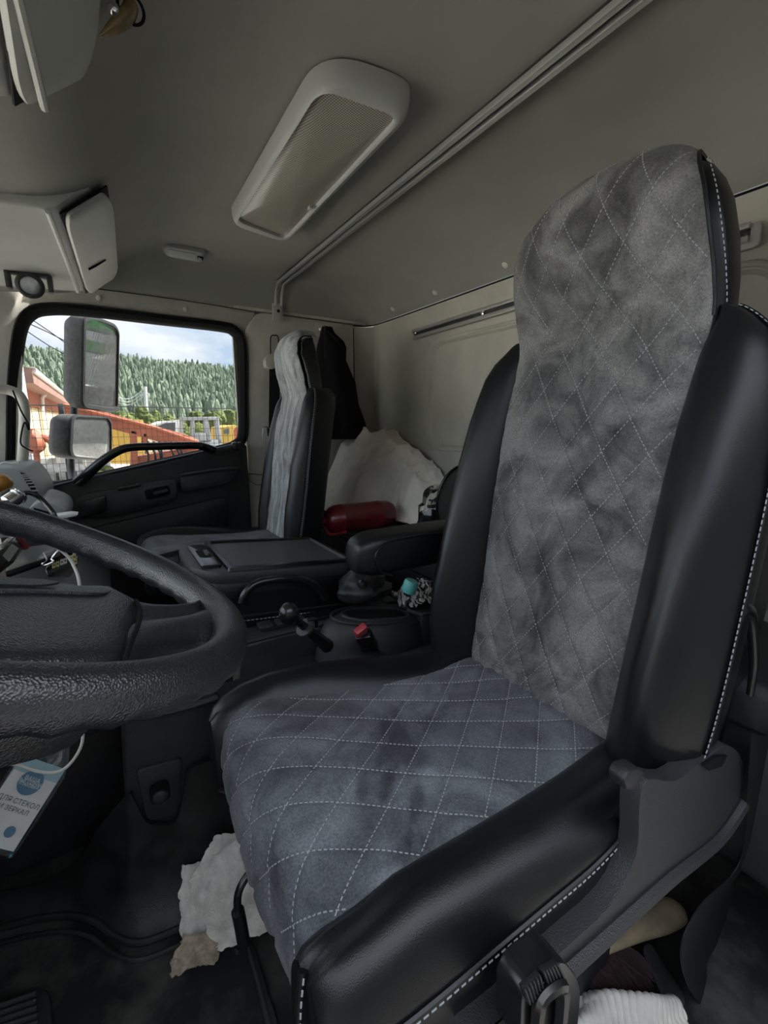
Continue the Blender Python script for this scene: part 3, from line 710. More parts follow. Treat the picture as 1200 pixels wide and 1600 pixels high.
def nap(o, marks, inv=None):
    a = o.data.attributes.new('nap', 'FLOAT', 'POINT'); L0 = o.parent.location
    vals = []
    for v in o.data.vertices:
        p = V(v.co); d = p.dot(CF); u_ = 600+FPX*p.dot(CR)/d; v_ = 800-FPX*p.dot(CU)/d; s = 0
        for (mu, mv, L_, W_, an, val) in marks:
            dx, dy = u_-mu, v_-mv; c, si = math.cos(math.radians(an)), math.sin(math.radians(an)); e = ((dx*c+dy*si)/L_)**2+((-dx*si+dy*c)/W_)**2
            s += val/(1+math.exp(min(40, 7*(e-1))))
        vals.append(s)
    a.data.foreach_set('value', vals)
ds = make_seat('driver_seat', (.45, .49, ZF), 'large grey quilted suede driver seat with black leatherette bolsters in the foreground', lambda x, y, z: (x, y, z), True)
ps = make_seat('passenger_seat', (.40, 1.68, ZF), 'smaller wrinkled grey passenger seat beside the far window', lambda x, y, z: (.555+(x-.616)*.92-.015, 1.675+(y-.488)*.74, -.425+(z+.48)*.865), False)
for ch in ds.children:
    if ch.name.startswith('back_panel'):
        nap(ch, [(925, 720, 90, 26, -42, -.38), (905, 760, 40, 14, -50, -.2), (885, 790, 30, 15, 20, .28), (850, 830, 22, 14, 0, .22), (835, 870, 16, 60, 8, -.22), (850, 950, 12, 70, 12, -.25), (960, 330, 40, 28, -30, -.22), (860, 430, 45, 28, 20, -.30), (870, 470, 24, 40, 0, -.2), (820, 760, 40, 18, 0, .18), (900, 1030, 40, 60, 30, .12), (1000, 420, 50, 60, 0, .12), (930, 560, 45, 70, 20, .1)])
    elif ch.name.startswith('cushion_panel'):
        nap(ch, [(547, 1224, 9, 26, 10, .30), (566, 1231, 9, 26, 8, -.34), (604, 1226, 10, 28, 8, -.38), (651, 1254, 11, 30, 6, -.40), (626, 1216, 10, 26, 8, .22), (672, 1222, 14, 24, 8, .25), (560, 1150, 80, 22, -18, .12), (520, 1130, 120, 30, 10, -.22), (780, 1110, 90, 35, 30, -.2), (500, 1290, 60, 40, 0, .14), (470, 1380, 70, 45, 10, -.15), (640, 1330, 40, 22, -30, -.22), (610, 1370, 40, 18, -30, .18)])
obj('pedestal', box((.36, 1.68, -.74), (.34, .34, .44), .02), 'black', ps)

# ---- driver seat: base, side cover, levers, armrest
obj('pedestal', box((.46, .49, -.79), (.42, .36, .32), .02), 'black', ds)
base = [P(u, v, Y=.212) for u, v in [(790, 1600), (880, 1498), (962, 1418), (1000, 1340), (1005, 1262), (1018, 1222), (1060, 1224), (1100, 1196), (1135, 1168), (1160, 1180), (1168, 1215), (1160, 1250), (1120, 1310), (1040, 1375), (940, 1465), (850, 1545), (740, 1640)]]
base = [p+V((0, .004, 0)) for p in base]
obj('side_cover', prism(cat(base, 3, True), (0, .024, 0), .011, 5), 'grainplastic', ds, label='grained plastic recliner cover', ang=75)
lip = [P(u, v, Y=.214) for u, v in [(1160, 1255), (1120, 1312), (1040, 1377), (940, 1467), (850, 1547)]]
obj('cover_rib', tube(lip, .010, 8), 'grainplastic', ds)
slot = [P(u, v, Y=.211) for u, v in [(1100, 1196), (1120, 1183), (1137, 1181), (1128, 1198), (1108, 1204)]]
obj('cover_slot', prism(slot, (0, .004, 0)), 'gap', ds)
tab = [P(u, v, Y=.208) for u, v in [(976, 1222), (984, 1206), (1000, 1201), (1010, 1208), (992, 1236), (980, 1236)]]
obj('cover_tab', prism(tab, (0, .02, 0), .004), 'leather2', ds)
lv = [P(1150, 990, Y=.232), P(1149, 965, Y=.225), P(1158, 951, Y=.222), P(1170, 957, Y=.222), P(1176, 990, Y=.222), P(1178, 1040, Y=.222), P(1172, 1085, Y=.222)]
obj('recliner_lever', tube(lv, [.009, .010, .010, .009, .007, .006, .005], 10), 'black_s', ds)
obj('lever_boss', ell(P(1158, 990, Y=.245), (.016, .014, .03), 12, 8), 'black_s', ds)
ad = [P(420, 1340, Y=.585), P(400, 1354, Y=.58), P(384, 1372, Y=.575), P(373, 1394, Y=.57), P(371, 1418, Y=.57), P(376, 1445, Y=.57), P(381, 1474, Y=.57)]
al = obj('height_lever', tube(ad[:5]+[ad[5]], .0058, 10), 'black_s', ds)
obj('lever_grip', tube([ad[4]+V((0, 0, -.006)), ad[5], ad[6]], .0095, 12), 'black_s', al)
# armrest: folded down on the tunnel side of the seat
def arm_ring(x, k):
    ya, yb = .775, .865; z0 = -.235-.0*(x); 
    zt = -.232-.010*(1-k); zb = -.326
    c = V((x, (ya+yb)/2, (zt+zb)/2)); return [c+V((0, a*(ya-yb)/2*(.6+.4*k)*-1, b*(zt-zb)/2*(.62+.38*k))) for a, b in [(math.copysign(abs(math.cos(q))**.55, math.cos(q)), math.copysign(abs(math.sin(q))**.55, math.sin(q))) for q in [2*math.pi*i/28 for i in range(28)]]]
ar = obj('armrest', loft([arm_ring(x, k) for x, k in ((.428, 0.05), (.432, .35), (.442, .65), (.462, .9), (.49, 1), (.56, 1), (.64, 1), (.70, 1), (.72, .9))]), 'leather', ds)
obj('armrest_seam', tube([V((.47+.018*(1-math.cos(a)), .772-.0035, -.28+.045*math.sin(a))) if False else p for a, p in enumerate([V((.70, .773, -.25)), V((.60, .772, -.243)), V((.50, .772, -.245)), V((.468, .775, -.262)), V((.462, .776, -.285)), V((.475, .775, -.31)), V((.50, .773, -.322))])], .0025, 6), 'leather', ar)
obj('armrest_pivot', lathe([(.03, 0), (.03, .04), (.024, .05)], (.70, .76, -.29), (0, 1, 0), 18), 'black', ds)

# ================================================================== STEERING WHEEL
WC = V((-.1023, .5186, -.1287)); WT = .4585; WR = .225
e1 = V((math.cos(WT), 0, -math.sin(WT))); wn = V((math.sin(WT), 0, math.cos(WT))); e2 = wn.cross(e1)
def WL(a, b, h=0): return WC+e1*a+e2*b+wn*h
def WP(u, v, h=0):
    r = CF+CR*((u-600)/FPX)+CU*((800-v)/FPX); c = WC+wn*h; return r*(c.dot(wn)/r.dot(wn))
sw = thing('steering_wheel', WC, 'large black grained steering wheel at the left, cut by the frame', 'steering wheel')
rim = []
for i in range(120):
    a = 2*math.pi*i/120; c = WL(WR*math.cos(a), WR*math.sin(a)); rad = (c-WC).normalized()
    ring = []
    for k in range(20):
        q = 2*math.pi*k/20
        rr = .0185*(1+.04*math.cos(8*q)*.0)
        # finger grooves on the underside
        if math.sin(q) < -.2: rr += .0016*math.sin(a*44)
        ring.append(c+rad*(math.cos(q)*rr)+wn*(math.sin(q)*rr*1.12))
    rim.append(ring)
obj('rim', loft(rim, closed=True), 'wheel', sw)
# hub pad
pad = [(30, 884), (110, 899), (170, 921), (212, 944), (219, 962), (208, 1002), (196, 1032), (150, 1046), (60, 1054), (-70, 1058)]
pad3 = [WP(u, v, -.004) for u, v in pad]
def mirw(p): return p-e1*(2*(p-WC).dot(e1))
pad3 = pad3+[mirw(p) for p in reversed(pad3)]; pc = sum(pad3, V())/len(pad3)
rl0, rl1 = WP(0, 926, -.004), WP(170, 929, -.004); rdir = (rl1-rl0).normalized(); rout = wn.cross(rdir); rout = rout if rout.dot(CF) > 0 else -rout
def padring(k, h):
    out = []
    for p in cat(pad3, 3, True):
        q = pc+(p-pc)*k; s = max(0, (q-rl0).dot(rout)); out.append(q+wn*(h-(.55*s if h > -.03 else 0)))
    return out
obj('hub_pad', loft([padring(.93, -.07), padring(1.0, -.045), padring(1.0, -.012), padring(.985, .0), padring(.94, .006), padring(.88, .009)]+[padring(k, .010) for k in (.8, .72, .64, .56, .48, .40, .32, .24, .16, .08)]), 'wheel', sw)
rg = [WP(u, v, .006) for u, v in [(-40, 926), (60, 926), (150, 929), (172, 924)]]
obj('pad_ridge', tube(rg, [.003, .003, .003, .001], 8), 'wheel', sw)
bd = [WP(u, v, .008) for u, v in [(-60, 903), (10, 905), (60, 908), (92, 912), (60, 917), (0, 916), (-60, 915)]]
obj('pad_badge_recess', prism(cat(bd, 4, True), wn*.002), 'black', sw)
obj('column_shroud', loft([padring(.55, -.06), [p-wn*.25-e1*.05 for p in padring(.62, 0)]]), 'black', sw)
# broad moulded spoke: ridge along the top, hollow, then a deep bulge
st = cat([WP(u, v, -.002) for u, v in [(196, 926), (218, 938), (245, 944), (275, 946), (302, 943), (318, 934), (330, 934), (342, 946)]], 5)
sb = cat([WP(u, v, -.004) for u, v in [(186, 1046), (204, 1033), (230, 1012), (262, 1000), (292, 994), (316, 992), (332, 994), (344, 990)]], 5)
rings = []
for i_, (a_, b_) in enumerate(zip(st, sb)):
    ring = []; lift = .006*(i_/(len(st)-1))**1.5
    for k in range(17):
        t_ = k/16; h = .0045*math.exp(-((t_-.16)/.10)**2)-.003*math.exp(-((t_-.38)/.09)**2)+.004*math.exp(-((t_-.66)/.20)**2)-.012*(max(0, t_-.80)/.20)**2-.010*(max(0, .08-t_)/.08)**2
        ring.append(a_.lerp(b_, t_)+wn*(h+lift))
    for k in range(8): ring.append(b_.lerp(a_, k/7)+wn*(-.020-.010*math.sin(math.pi*k/7)))
    rings.append(ring)
obj('spoke', loft(rings), 'wheel', sw)
obj('spoke', loft([[mirw(p) for p in r_] for r_ in rings]), 'wheel', sw)
j = [WP(u, v, .004) for u, v in [(212, 938), (220, 955), (216, 975), (206, 1000), (196, 1030)]]
obj('pad_joint', tube(j, .0022, 6), 'gap', sw)

# ================================================================== TUNNEL CONSOLE between the seats
con = thing('centre_console', (.4, 1.05, ZF), 'dusty black centre console with switches between the two seats', 'console')
# long main body (top slopes gently down to the rear)
top = lambda x, y: -.505-.03*(x-.25)
cb = [V((.225, 1.0, -.512)), V((.30, 1.0, -.508)), V((.82, 1.0, -.525)), V((.82, 1.0, ZF)), V((.20, 1.0, ZF))]
obj('body', prism(cb, (0, .09, 0), .012, 3), 'black', con)
obj('top_edge', tube([V((.235, 1.005, -.508)), V((.5, 1.005, -.512)), V((.81, 1.005, -.524))], .007, 8), 'grainplastic', con)
obj('switch_strip', prism([V((.285, 1.03, -.507)), V((.285, 1.078, -.507)), V((.80, 1.078, -.522)), V((.80, 1.03, -.522))], (0, 0, .006), .002), 'black_s', con)
for i, x in enumerate((.30, .345, .385, .62, .665, .71)):
    obj('switch', prism([V((x+a, 1.054+b, top(x, 0)+.004)) for a, b in rrect(.017, .018, .004, 3)], (0, 0, .006), .0015), 'grainplastic', con)
# low shelf towards the driver seat
lw = [V((.12, .86, -.60)), V((.56, .86, -.575)), V((.56, 1.01, -.575)), V((.12, 1.01, -.60))]
obj('side_tray', prism(lw, (0, 0, -.05), .012, 3), 'black', con)
obj('tray_lip', tube([V((.115, .865, -.597)), V((.3, .862, -.586)), V((.56, .862, -.572))], .006, 8), 'grainplastic', con)
# shifter housing with slot
hous = []
for k, (rx, ry, h) in enumerate(((.165, .085, -.10), (.16, .08, -.05), (.145, .07, -.012), (.12, .055, .0), (.105, .042, .002))):
    hous.append([V((.57+rx*math.cos(a)+h*.1, .955+ry*math.sin(a), -.50+h-.02*math.cos(a)))for a in [2*math.pi*i/36 for i in range(36)]])
sh_ = obj('shifter_housing', loft(hous), 'grainplastic', con)
for k in (.78, .60):
    obj('housing_ridge', tube([V((.57+.165*k*math.cos(a), .955+.083*k*math.sin(a), -.499-.02*math.cos(a)+.002)) for a in [2*math.pi*i/24 for i in range(24)]], .004, 6, True), 'black', sh_)
obj('slot', prism([V((.57+.085*a, .955+.026*b, -.4985-.018*a)) for a, b in rrect(1, 1, .6, 5)], (0, 0, .004)), 'gap', sh_)
# rear storage well
obj('storage_well', prism([V((.68, .90, -.51)), V((.81, .90, -.515)), V((.81, .99, -.515)), V((.68, .99, -.51))], (0, 0, -.12), .01), 'black', con)
obj('well_rim', tube([V((.685, .905, -.507)), V((.81, .905, -.512)), V((.81, .985, -.512)), V((.685, .985, -.507))], .006, 8, True, 2), 'grainplastic', con)
# front engine cover (black upright box under the steering wheel)
ec = [P(192, 1112, Y=.86), P(270, 1102, Y=.86), P(333, 1078, Y=.86), P(346, 1090, Y=.86), V((.150, .86, -.72)), V((.150, .86, ZF)), V((-.035, .86, ZF)), V((-.035, .86, -.70))]
eng = obj('engine_cover', prism(rpoly(ec, [.02, .01, .02, .015, .01, .01, .01, .02], 4), (0, .16, 0), .012, 3), 'black', None, 'black plastic engine cover below the steering wheel', 'engine cover')
obj('footwell_panel', box((-.19, 1.10, -.805), (.31, .04, .285), .01), 'black', eng)
obj('cover_ridge', tube([P(196, 1122, Y=.852), P(270, 1111, Y=.852), P(340, 1090, Y=.852)], .006, 8), 'grainplastic', eng)
tz = [P(212, 1204, Y=.853), P(286, 1184, Y=.853), P(276, 1275, Y=.845), P(230, 1284, Y=.845)]
bk = obj('bolt_boss', prism(rpoly(tz, .012, 3), (0, .02, 0), .005), 'black', eng)
obj('bolt_recess', prism([P(250, 1239, Y=.843)+V((a, 0, b)) for a, b in rrect(.017, .022, .012, 5)], (0, .004, 0)), 'gap', eng)
obj('bolt', lathe([(.014, 0), (.014, .005), (.008, .009), (0, .009)], P(250, 1244, Y=.843), (0, -1, 0), 14), 'grainplastic', eng)

# parking brake lever
bl = thing('brake_lever', P(505, 1000, Y=.97), 'short black parking brake lever with round knob on the console', 'lever')
p0, p1 = P(455, 962, Y=.84), P(512, 1010, Y=.875)
dv = (p1-p0)
obj('shaft', tube([p0, p0+dv*.3, p0+dv*.7, p1], [.009, .009, .013, .016], 12, smooth=3), 'black_s', bl)
obj('knob', ell(p0+dv*-.06, (.021, .020, .024), 18, 12), 'black_s', bl)
ring = p0+dv*.36
obj('collar', lathe([(.012, -.004), (.021, -.003), (.021, .004), (.012, .006)], ring, dv, 18), 'black', bl)
obj('trigger', tube([p0+dv*.3+V((.012, 0, .01)), p0+dv*.4+V((.022, 0, .016)), p0+dv*.5+V((.014, 0, .008))], .004, 8), 'black_s', bl)
# seat belt buckle with the red button
bu = thing('belt_buckle', P(565, 1010, Y=.86), 'seat belt buckle with red release button beside the driver seat', 'belt buckle')
bp = P(568, 992, Y=.83); ax = (V((.35, .25, -.55))).normalized(); fx = V((.8, -.6, .2)); fx = (fx-ax*fx.dot(ax)).normalized(); nx = ax.cross(fx)
rotm = Matrix((fx, nx, ax)).transposed()
obj('housing', box(bp+ax*.03, (.038, .026, .075), .006, rotm), 'black_s', bu)
obj('release_button', prism([bp-ax*.004+fx*0+rotm @ V((a, 0, 0))+rotm @ V((0, -.0145 if False else 0, b)) for a, b in rrect(.0155, .015, .004, 3)], rotm @ V((0, -.0165, 0)), .002), 'red', bu) if False else None
q = P(563, 988, Y=.805)
obj('release_button', box(q+V((.004, .006, .0)), (.030, .016, .030), .004, Matrix.Rotation(-.45, 3, 'Y') @ Matrix.Rotation(.6, 3, 'X')), 'red', bu)
obj('stalk', tube([bp+ax*.06, bp+ax*.11+V((.02, 0, 0)), bp+ax*.16+V((.06, 0, -.02))], .012, 8, flat=.4), 'black', bu)

# ================================================================== FOLDED MIDDLE SEAT with tray
ms = thing('folded_middle_seat', (.38, 1.27, ZF), 'folded black middle seat whose back forms a meshed tray table', 'seat', 'cab seats')
def tz_(x): return -.362-.095*(x-.165)
def ml(x, y, h=0): return V((x, y, tz_(x)+h))
def outl(k, h, r=.045):
    pts = [(.15, 1.17), (.20, 1.105), (.57, 1.095), (.60, 1.13), (.60, 1.41), (.58, 1.44), (.20, 1.45), (.15, 1.40)]
    c = V((.375, 1.27, 0)); pl = rpoly([V((x, y, 0)) for x, y in pts], .03, 4)
    return [ml(c.x+(p.x-c.x)*k, c.y+(p.y-c.y)*k, h) for p in pl]
obj('cushion', loft([outl(.93, -.22), outl(.985, -.17), outl(1.0, -.12), outl(1.0, -.06), outl(.99, -.035), outl(.96, -.022)]), 'leather', ms)
obj('seat_base', box((.37, 1.275, -.77), (.38, .30, .36), .02), 'black', ms)
obj('piping', tube(outl(1.003, -.115), .0035, 6, True, 0), 'leather2', ms)
pp = outl(1.004, -.128); cpt = [V(p) for p in pp]; 
obj('piping_stitching', dashes(cpt+[cpt[0]], .007, .004, .0012, [V((0, -1, .3)).normalized()]*(len(cpt)+1)), 'thread', ms, kind='stuff', smooth=False, recalc=False)
lid = obj('tray_lid', loft([outl(.965, -.03), outl(.985, -.022), outl(.985, -.004), outl(.97, .003), outl(.93, .004)]), 'grainplastic', ms)
def rq(x0, x1, y0, y1, h, r=.012): return rpoly([ml(x0, y0, h), ml(x1, y0, h), ml(x1, y1, h), ml(x0, y1, h)], r, 4)
A, B, C_, D = rq(.232, .588, 1.112, 1.432, .004), rq(.234, .586, 1.114, 1.43, .013), rq(.245, .575, 1.128, 1.418, .013), rq(.250, .570, 1.133, 1.413, .0055)
obj('tray_rim', loft([A, B, C_, D], cap=False), 'black_s', lid)
mesh_m = mat('ribbed tray mat', (.035, .037, .041), .45, spec=.5)
mt = mesh_m.node_tree; b_ = mt.nodes['Principled BSDF']; tcn = mt.nodes.new('ShaderNodeTexCoord'); ck = mt.nodes.new('ShaderNodeTexChecker'); ck.inputs['Scale'].default_value = 330
ck.inputs[1].default_value = (.11, .115, .125, 1); ck.inputs[2].default_value = (.03, .032, .036, 1)
mt.links.new(tcn.outputs['Object'], ck.inputs[0]); mt.links.new(ck.outputs[0], b_.inputs['Base Color'])
bpn = mt.nodes.new('ShaderNodeBump'); bpn.inputs['Strength'].default_value = .4; bpn.inputs['Distance'].default_value = .001; mt.links.new(ck.outputs[1], bpn.inputs['Height']); mt.links.new(bpn.outputs[0], b_.inputs['Normal'])
obj('tray_mat', loft([rq(.249, .571, 1.132, 1.414, .003), rq(.249, .571, 1.132, 1.414, .0062)]), mesh_m, lid)
lt_ = obj('latch_panel', loft([rq(.178, .228, 1.155, 1.39, .003), rq(.178, .228, 1.155, 1.39, .010), rq(.182, .224, 1.16, 1.385, .012)]), 'black_s', lid)
obj('latch_recess', loft([rq(.188, .220, 1.235, 1.315, .0115), rq(.188, .220, 1.235, 1.315, .0132)]), 'gap', lt_)
obj('latch_tab', loft([rq(.206, .218, 1.25, 1.30, .0125), rq(.207, .217, 1.252, 1.298, .018)]), 'grainplastic', lt_)
# looped grab bar beside the tray
lp = [P(378, 942, Y=1.07), P(384, 926, Y=1.07), P(402, 911, Y=1.07), P(432, 905, Y=1.07), P(462, 904, Y=1.07), P(484, 910, Y=1.07), P(500, 922, Y=1.07), P(508, 934, Y=1.07)]
obj('loop_handle', tube(lp, [.011, .0105, .010, .010, .010, .011, .013, .014], 12), 'black_s', None, 'black curved grab loop between console and tray table', 'grab handle')
# black pouch between tray and armrest
def crumple(c, r, seed, n=22, m=14, amp=.35, fr=14):
    v, f = ell((0, 0, 0), r, n, m)
    out = []
    for p in v:
        q = V(p); k = 1+amp*noise.cell(q*fr+V((seed, 0, 0)))*.5+amp*fbm(q.x*fr, q.y*fr, q.z*fr+seed)
        z = max(q.z*k, -r[2]*.92)
        out.append((c[0]+q.x*k, c[1]+q.y*k, c[2]+z))
    return out, f
pz = crumple(P(570, 915, Y=1.02), (.075, .055, .042), 4, 40, 26, .38, 13)
po = obj('cloth_pouch', pz, 'leather2', None, 'crumpled black pouch under the armrest with a small knob', 'pouch')
obj('pouch_knob', lathe([(.012, 0), (.014, .008), (.010, .018), (0, .02)], P(565, 912, Y=.965), (-.2, -1, .3), 14), 'black_s', po)

# ================================================================== BUNK and the things lying behind the seats
bunk = obj('bunk_cushion', box((1.035, 1.05, -.60), (.33, 1.98, .36), .025, seg=3), 'leather2', None, 'black padded bunk across the rear of the cab', 'bunk')
obj('bunk_seam', tube([V((.868, .08, -.50)), V((.868, 1.0, -.502)), V((.868, 2.0, -.50))], .003, 6), 'gap', bunk)
BZ = -.42
# blanket
def blk(u, v):
    y = 1.28+.80*u; x0 = float(np.interp(y, [1.28, 1.60, 1.72, 2.1], [1.03, 1.02, .90, .86])); x = x0+(1.195-x0)*v
    ridge = np.interp(y, [1.28, 1.36, 1.45, 1.58, 1.7, 1.82, 1.95, 2.08], [.0, .06, .15, .255, .318, .350, .365, .36])
    fx = np.interp(v, [0, .12, .3, .5, .75, 1.0], [0, .10, .45, .82, 1.0, .97])
    h = ridge*fx
    f = .024*math.sin(y*22-x*26+3*fbm(x*3, y*3, 1))*(.25+.75*np.interp(y, [1.3, 1.6, 1.9], [1, .5, .2]))+.035*snoise(x*5, y*4, 4)+.022*(1-abs(snoise(x*7+y*5, y*8-x*4, 8)))**4*np.interp(y, [1.3, 1.7, 2.0], [1.7, 1, .5])
    f += .026*(1-abs(snoise(x*9+3, y*11+x*6, 2)))**6*np.interp(y, [1.3, 1.65, 2.0], [1.5, .9, .4]); f += .006*math.sin((y-1.7)*60+(x-1.0)*45+4*snoise(x*4, y*4, 3))*np.interp(v, [0, .3, .7, 1], [1, .8, .25, 0])
    z = BZ+.006+max(h+f*(.35+.65*min(1, h/.1)), .0)
    return V((x+.03*snoise(y*7, 2, 5)*(1-v), y+.02*snoise(x*6, y*6, 6), z))
obj('blanket', sheet(blk, 120, 100, .006), 'blanket', None, 'rumpled beige blanket heaped on the bunk behind the seats', 'blanket')
# fire extinguisher
fe = thing('fire_extinguisher', (.85, 1.53, BZ), 'dark red fire extinguisher lying on its side by the armrest', 'extinguisher')
f0, f1 = V((.700, 1.535, BZ+.057)), V((.99, 1.52, BZ+.057)); fa = (f1-f0).normalized(); fl = (f1-f0).length
obj('cylinder', lathe([(.018, -.012), (.034, -.004), (.049, .012), (.0555, .03), (.0560, .05), (.0575, .052), (.0575, .056), (.0560, .058), (.056, fl-.075), (.0575, fl-.073), (.0575, fl-.069), (.056, fl-.066), (.054, fl-.03), (.044, fl-.01), (.02, fl)], f0, fa, 36), 'redpaint', fe)
obj('valve', lathe([(.014, -.045), (.017, -.035), (.017, -.01)], f0, fa, 16), 'redpaint', fe)
obj('safety_ring', tube([f0-fa*.045+V((.013*math.cos(a)*0, .013*math.cos(a)-.018, .013*math.sin(a)+.01)) for a in [2*math.pi*i/14 for i in range(14)]], .0022, 6, True), 'chrome', fe)
obj('hose', tube([f0-fa*.02+V((0, -.02, -.02)), f0+V((-.01, -.045, -.045)), f0+V((.05, -.062, -.040))], .006, 8), 'redpaint', fe)
# clear plastic bag with dark contents, crumpled
random.seed(3)
bc = V((.93, 1.18, BZ+.10))
bg_ = thing('plastic_bag', (bc.x, bc.y, BZ), 'crumpled clear plastic bag beside the blanket', 'bag')
obj('film', crumple(bc, (.055, .05, .105), 5), 'clear', bg_, smooth=False, recalc=True)
obj('dark_contents', crumple(bc+V((.0, .01, -.03)), (.045, .04, .06), 9, amp=.2), 'jacket', bg_)
obj('white_label', prism([bc+V((.0+a*1.0, -.046, -.03+b)) for a, b in rrect(.022, .03, .006, 3)], (0, .003, 0)), 'white', bg_)
# folded hoop shade
hc = V((1.0, 1.10, BZ+.16)); hy = V((.25, .95, .1)).normalized(); hx = V((1, -.25, .1)).normalized(); hx = (hx-hy*hx.dot(hy)).normalized(); hzv = hx.cross(hy)
hs_ = thing('folding_shade', (hc.x, hc.y, BZ), 'dark mesh shade with a springy black hoop behind the driver seat', 'sun shade')
hp_ = [hc+hx*.10*math.cos(a)+hzv*.13*math.sin(a) for a in [2*math.pi*i/28 for i in range(28)]]
obj('hoop', tube(hp_, .0045, 8, True, 2), 'black_s', hs_)
obj('mesh_cloth', loft([[hc+(p-hc)*k+hy*(.012*(1-k)*math.sin(i*1.3)) for i, p in enumerate(hp_)] for k in (1, .8, .6, .4, .2, .02)], cap=False), mat('grey mesh cloth', (.10, .10, .095), .8, bump=(300, .5)), hs_)
# striped rag and teal bottle cap in the console well
def rag(u, v):
    a = u-.5; b = v-.5; x = .735+.13*a; y = .985+.10*b
    return V((x+.014*fbm(a*7, b*7, 2), y+.012*fbm(a*7, b*7, 5), -.487+.03*(1-4*a*a)*(1-4*b*b)+.020*math.sin(a*22+4*fbm(a*4, b*4, 1))*(1-3.6*b*b)+.010*fbm(a*9, b*9, 3)))
zeb = mat('black and white printed cloth', (.02, .02, .02), .9); zt_ = zeb.node_tree; tcn = zt_.nodes.new('ShaderNodeTexCoord'); wv = zt_.nodes.new('ShaderNodeTexWave'); wv.inputs['Scale'].default_value = 22; wv.inputs['Distortion'].default_value = 9; wv.inputs['Detail Scale'].default_value = 2
rr_ = zt_.nodes.new('ShaderNodeValToRGB'); rr_.color_ramp.elements[0].position = .40; rr_.color_ramp.elements[1].position = .45; rr_.color_ramp.elements[0].color = (.03, .03, .03, 1); rr_.color_ramp.elements[1].color = (.58, .56, .53, 1)
zt_.links.new(tcn.outputs['Object'], wv.inputs[0]); zt_.links.new(wv.outputs['Fac'], rr_.inputs[0]); zt_.links.new(rr_.outputs[0], zt_.nodes['Principled BSDF'].inputs['Base Color'])
obj('patterned_rag', sheet(rag, 34, 30, .003), zeb, None, 'crumpled black and white patterned rag below the armrest', 'rag')
obj('teal_cap', lathe([(.010, 0), (.018, .002), (.020, .006), (.020, .03), (.017, .036), (0, .038)], P(637, 916, Y=.93)-V((0, 0, .018)), (.3, -.2, 1), 20), 'teal', None, 'small teal plastic cap beside the patterned rag', 'cap')

# ---------------- hanging jacket, coat hooks, passenger belt
hk = thing('coat_hook', (.955, 2.085, .42), 'grey double coat hook on the rear side pillar', 'coat hook')
obj('plate', prism([V((.955+a, 2.088, .452+b)) for a, b in rrect(.04, .022, .008, 3)], (0, .006, 0), .002), 'trimgrey', hk)
for dx in (-.018, .022):
    obj('peg', tube([V((.955+dx, 2.088, .445)), V((.955+dx, 2.06, .440)), V((.955+dx, 2.045, .452))], [.008, .007, .011], 10), 'trimgrey', hk)
def jk(i):
    z, w, d, xo = [(.445, .022, .014, 0), (.42, .03, .02, .0), (.385, .055, .028, .015), (.36, .062, .03, .02), (.30, .065, .034, .022), (.20, .085, .04, .04), (.08, .105, .05, .06), (.0, .115, .055, .072), (-.05, .112, .052, .078), (-.075, .10, .045, .08)][i]
    ring = []
    for k in range(30):
        a = 2*math.pi*k/30; r = 1+.16*math.sin(4*a+z*9)+.12*math.sin(7*a-z*21)
        ring.append(V((.945+xo+w*math.cos(a)*r, 2.035+d*math.sin(a)*r-.012, z)))
    return ring
jo = obj('jacket', loft([jk(i) for i in range(10)]), 'jacket', None, 'black jacket hanging from the coat hook behind the passenger seat', 'jacket')
obj('collar', tube([V((.93, 2.02, .43)), V((.965, 2.00, .40)), V((1.0, 2.01, .375)), V((1.01, 2.02, .34))], [.010, .016, .016, .008], 10, flat=.6), 'jacket', jo)
pb = thing('passenger_seat_belt', (.73, 2.07, -.4), 'grey passenger seat belt hanging on the door pillar', 'seat belt')
sl = [P(u, v, Y=2.085) for u, v in [(423, 560), (423, 528), (429, 524), (435, 528), (435, 560)]]
obj('adjuster_slot', tube(sl, .0022, 6, False, 3), 'gap', pb)
gd = [P(u, v, Y=2.045) for u, v in [(415, 560), (422, 553), (437, 552), (440, 572), (424, 577), (416, 573)]]
obj('guide_cover', prism(rpoly(gd, .008, 3), (0, .045, 0), .006), 'trimgrey', pb)
wb = [P(u, v, Y=2.055) for u, v in [(421, 574), (438, 574), (436, 680), (430, 790), (413, 790), (420, 680)]]
obj('webbing', prism(wb, (0, .003, 0)), 'webbing', pb)
obj('tongue', tube([P(412, 700, Y=2.04), P(411, 672, Y=2.04), P(417, 667, Y=2.04), P(423, 674, Y=2.04), P(426, 690, Y=2.04)], .003, 8), 'chrome', pb)
obj('tongue_body', prism(rpoly([P(u, v, Y=2.042) for u, v in [(418, 668), (437, 668), (437, 684), (419, 682)]], .004, 3), (0, .014, 0), .003), 'black_s', pb)
obj('anchor_strap', tube([P(405, 812, Y=2.03), P(409, 770, Y=2.05), P(412, 740, Y=2.06)], .010, 8, flat=.3), 'webbing', pb)

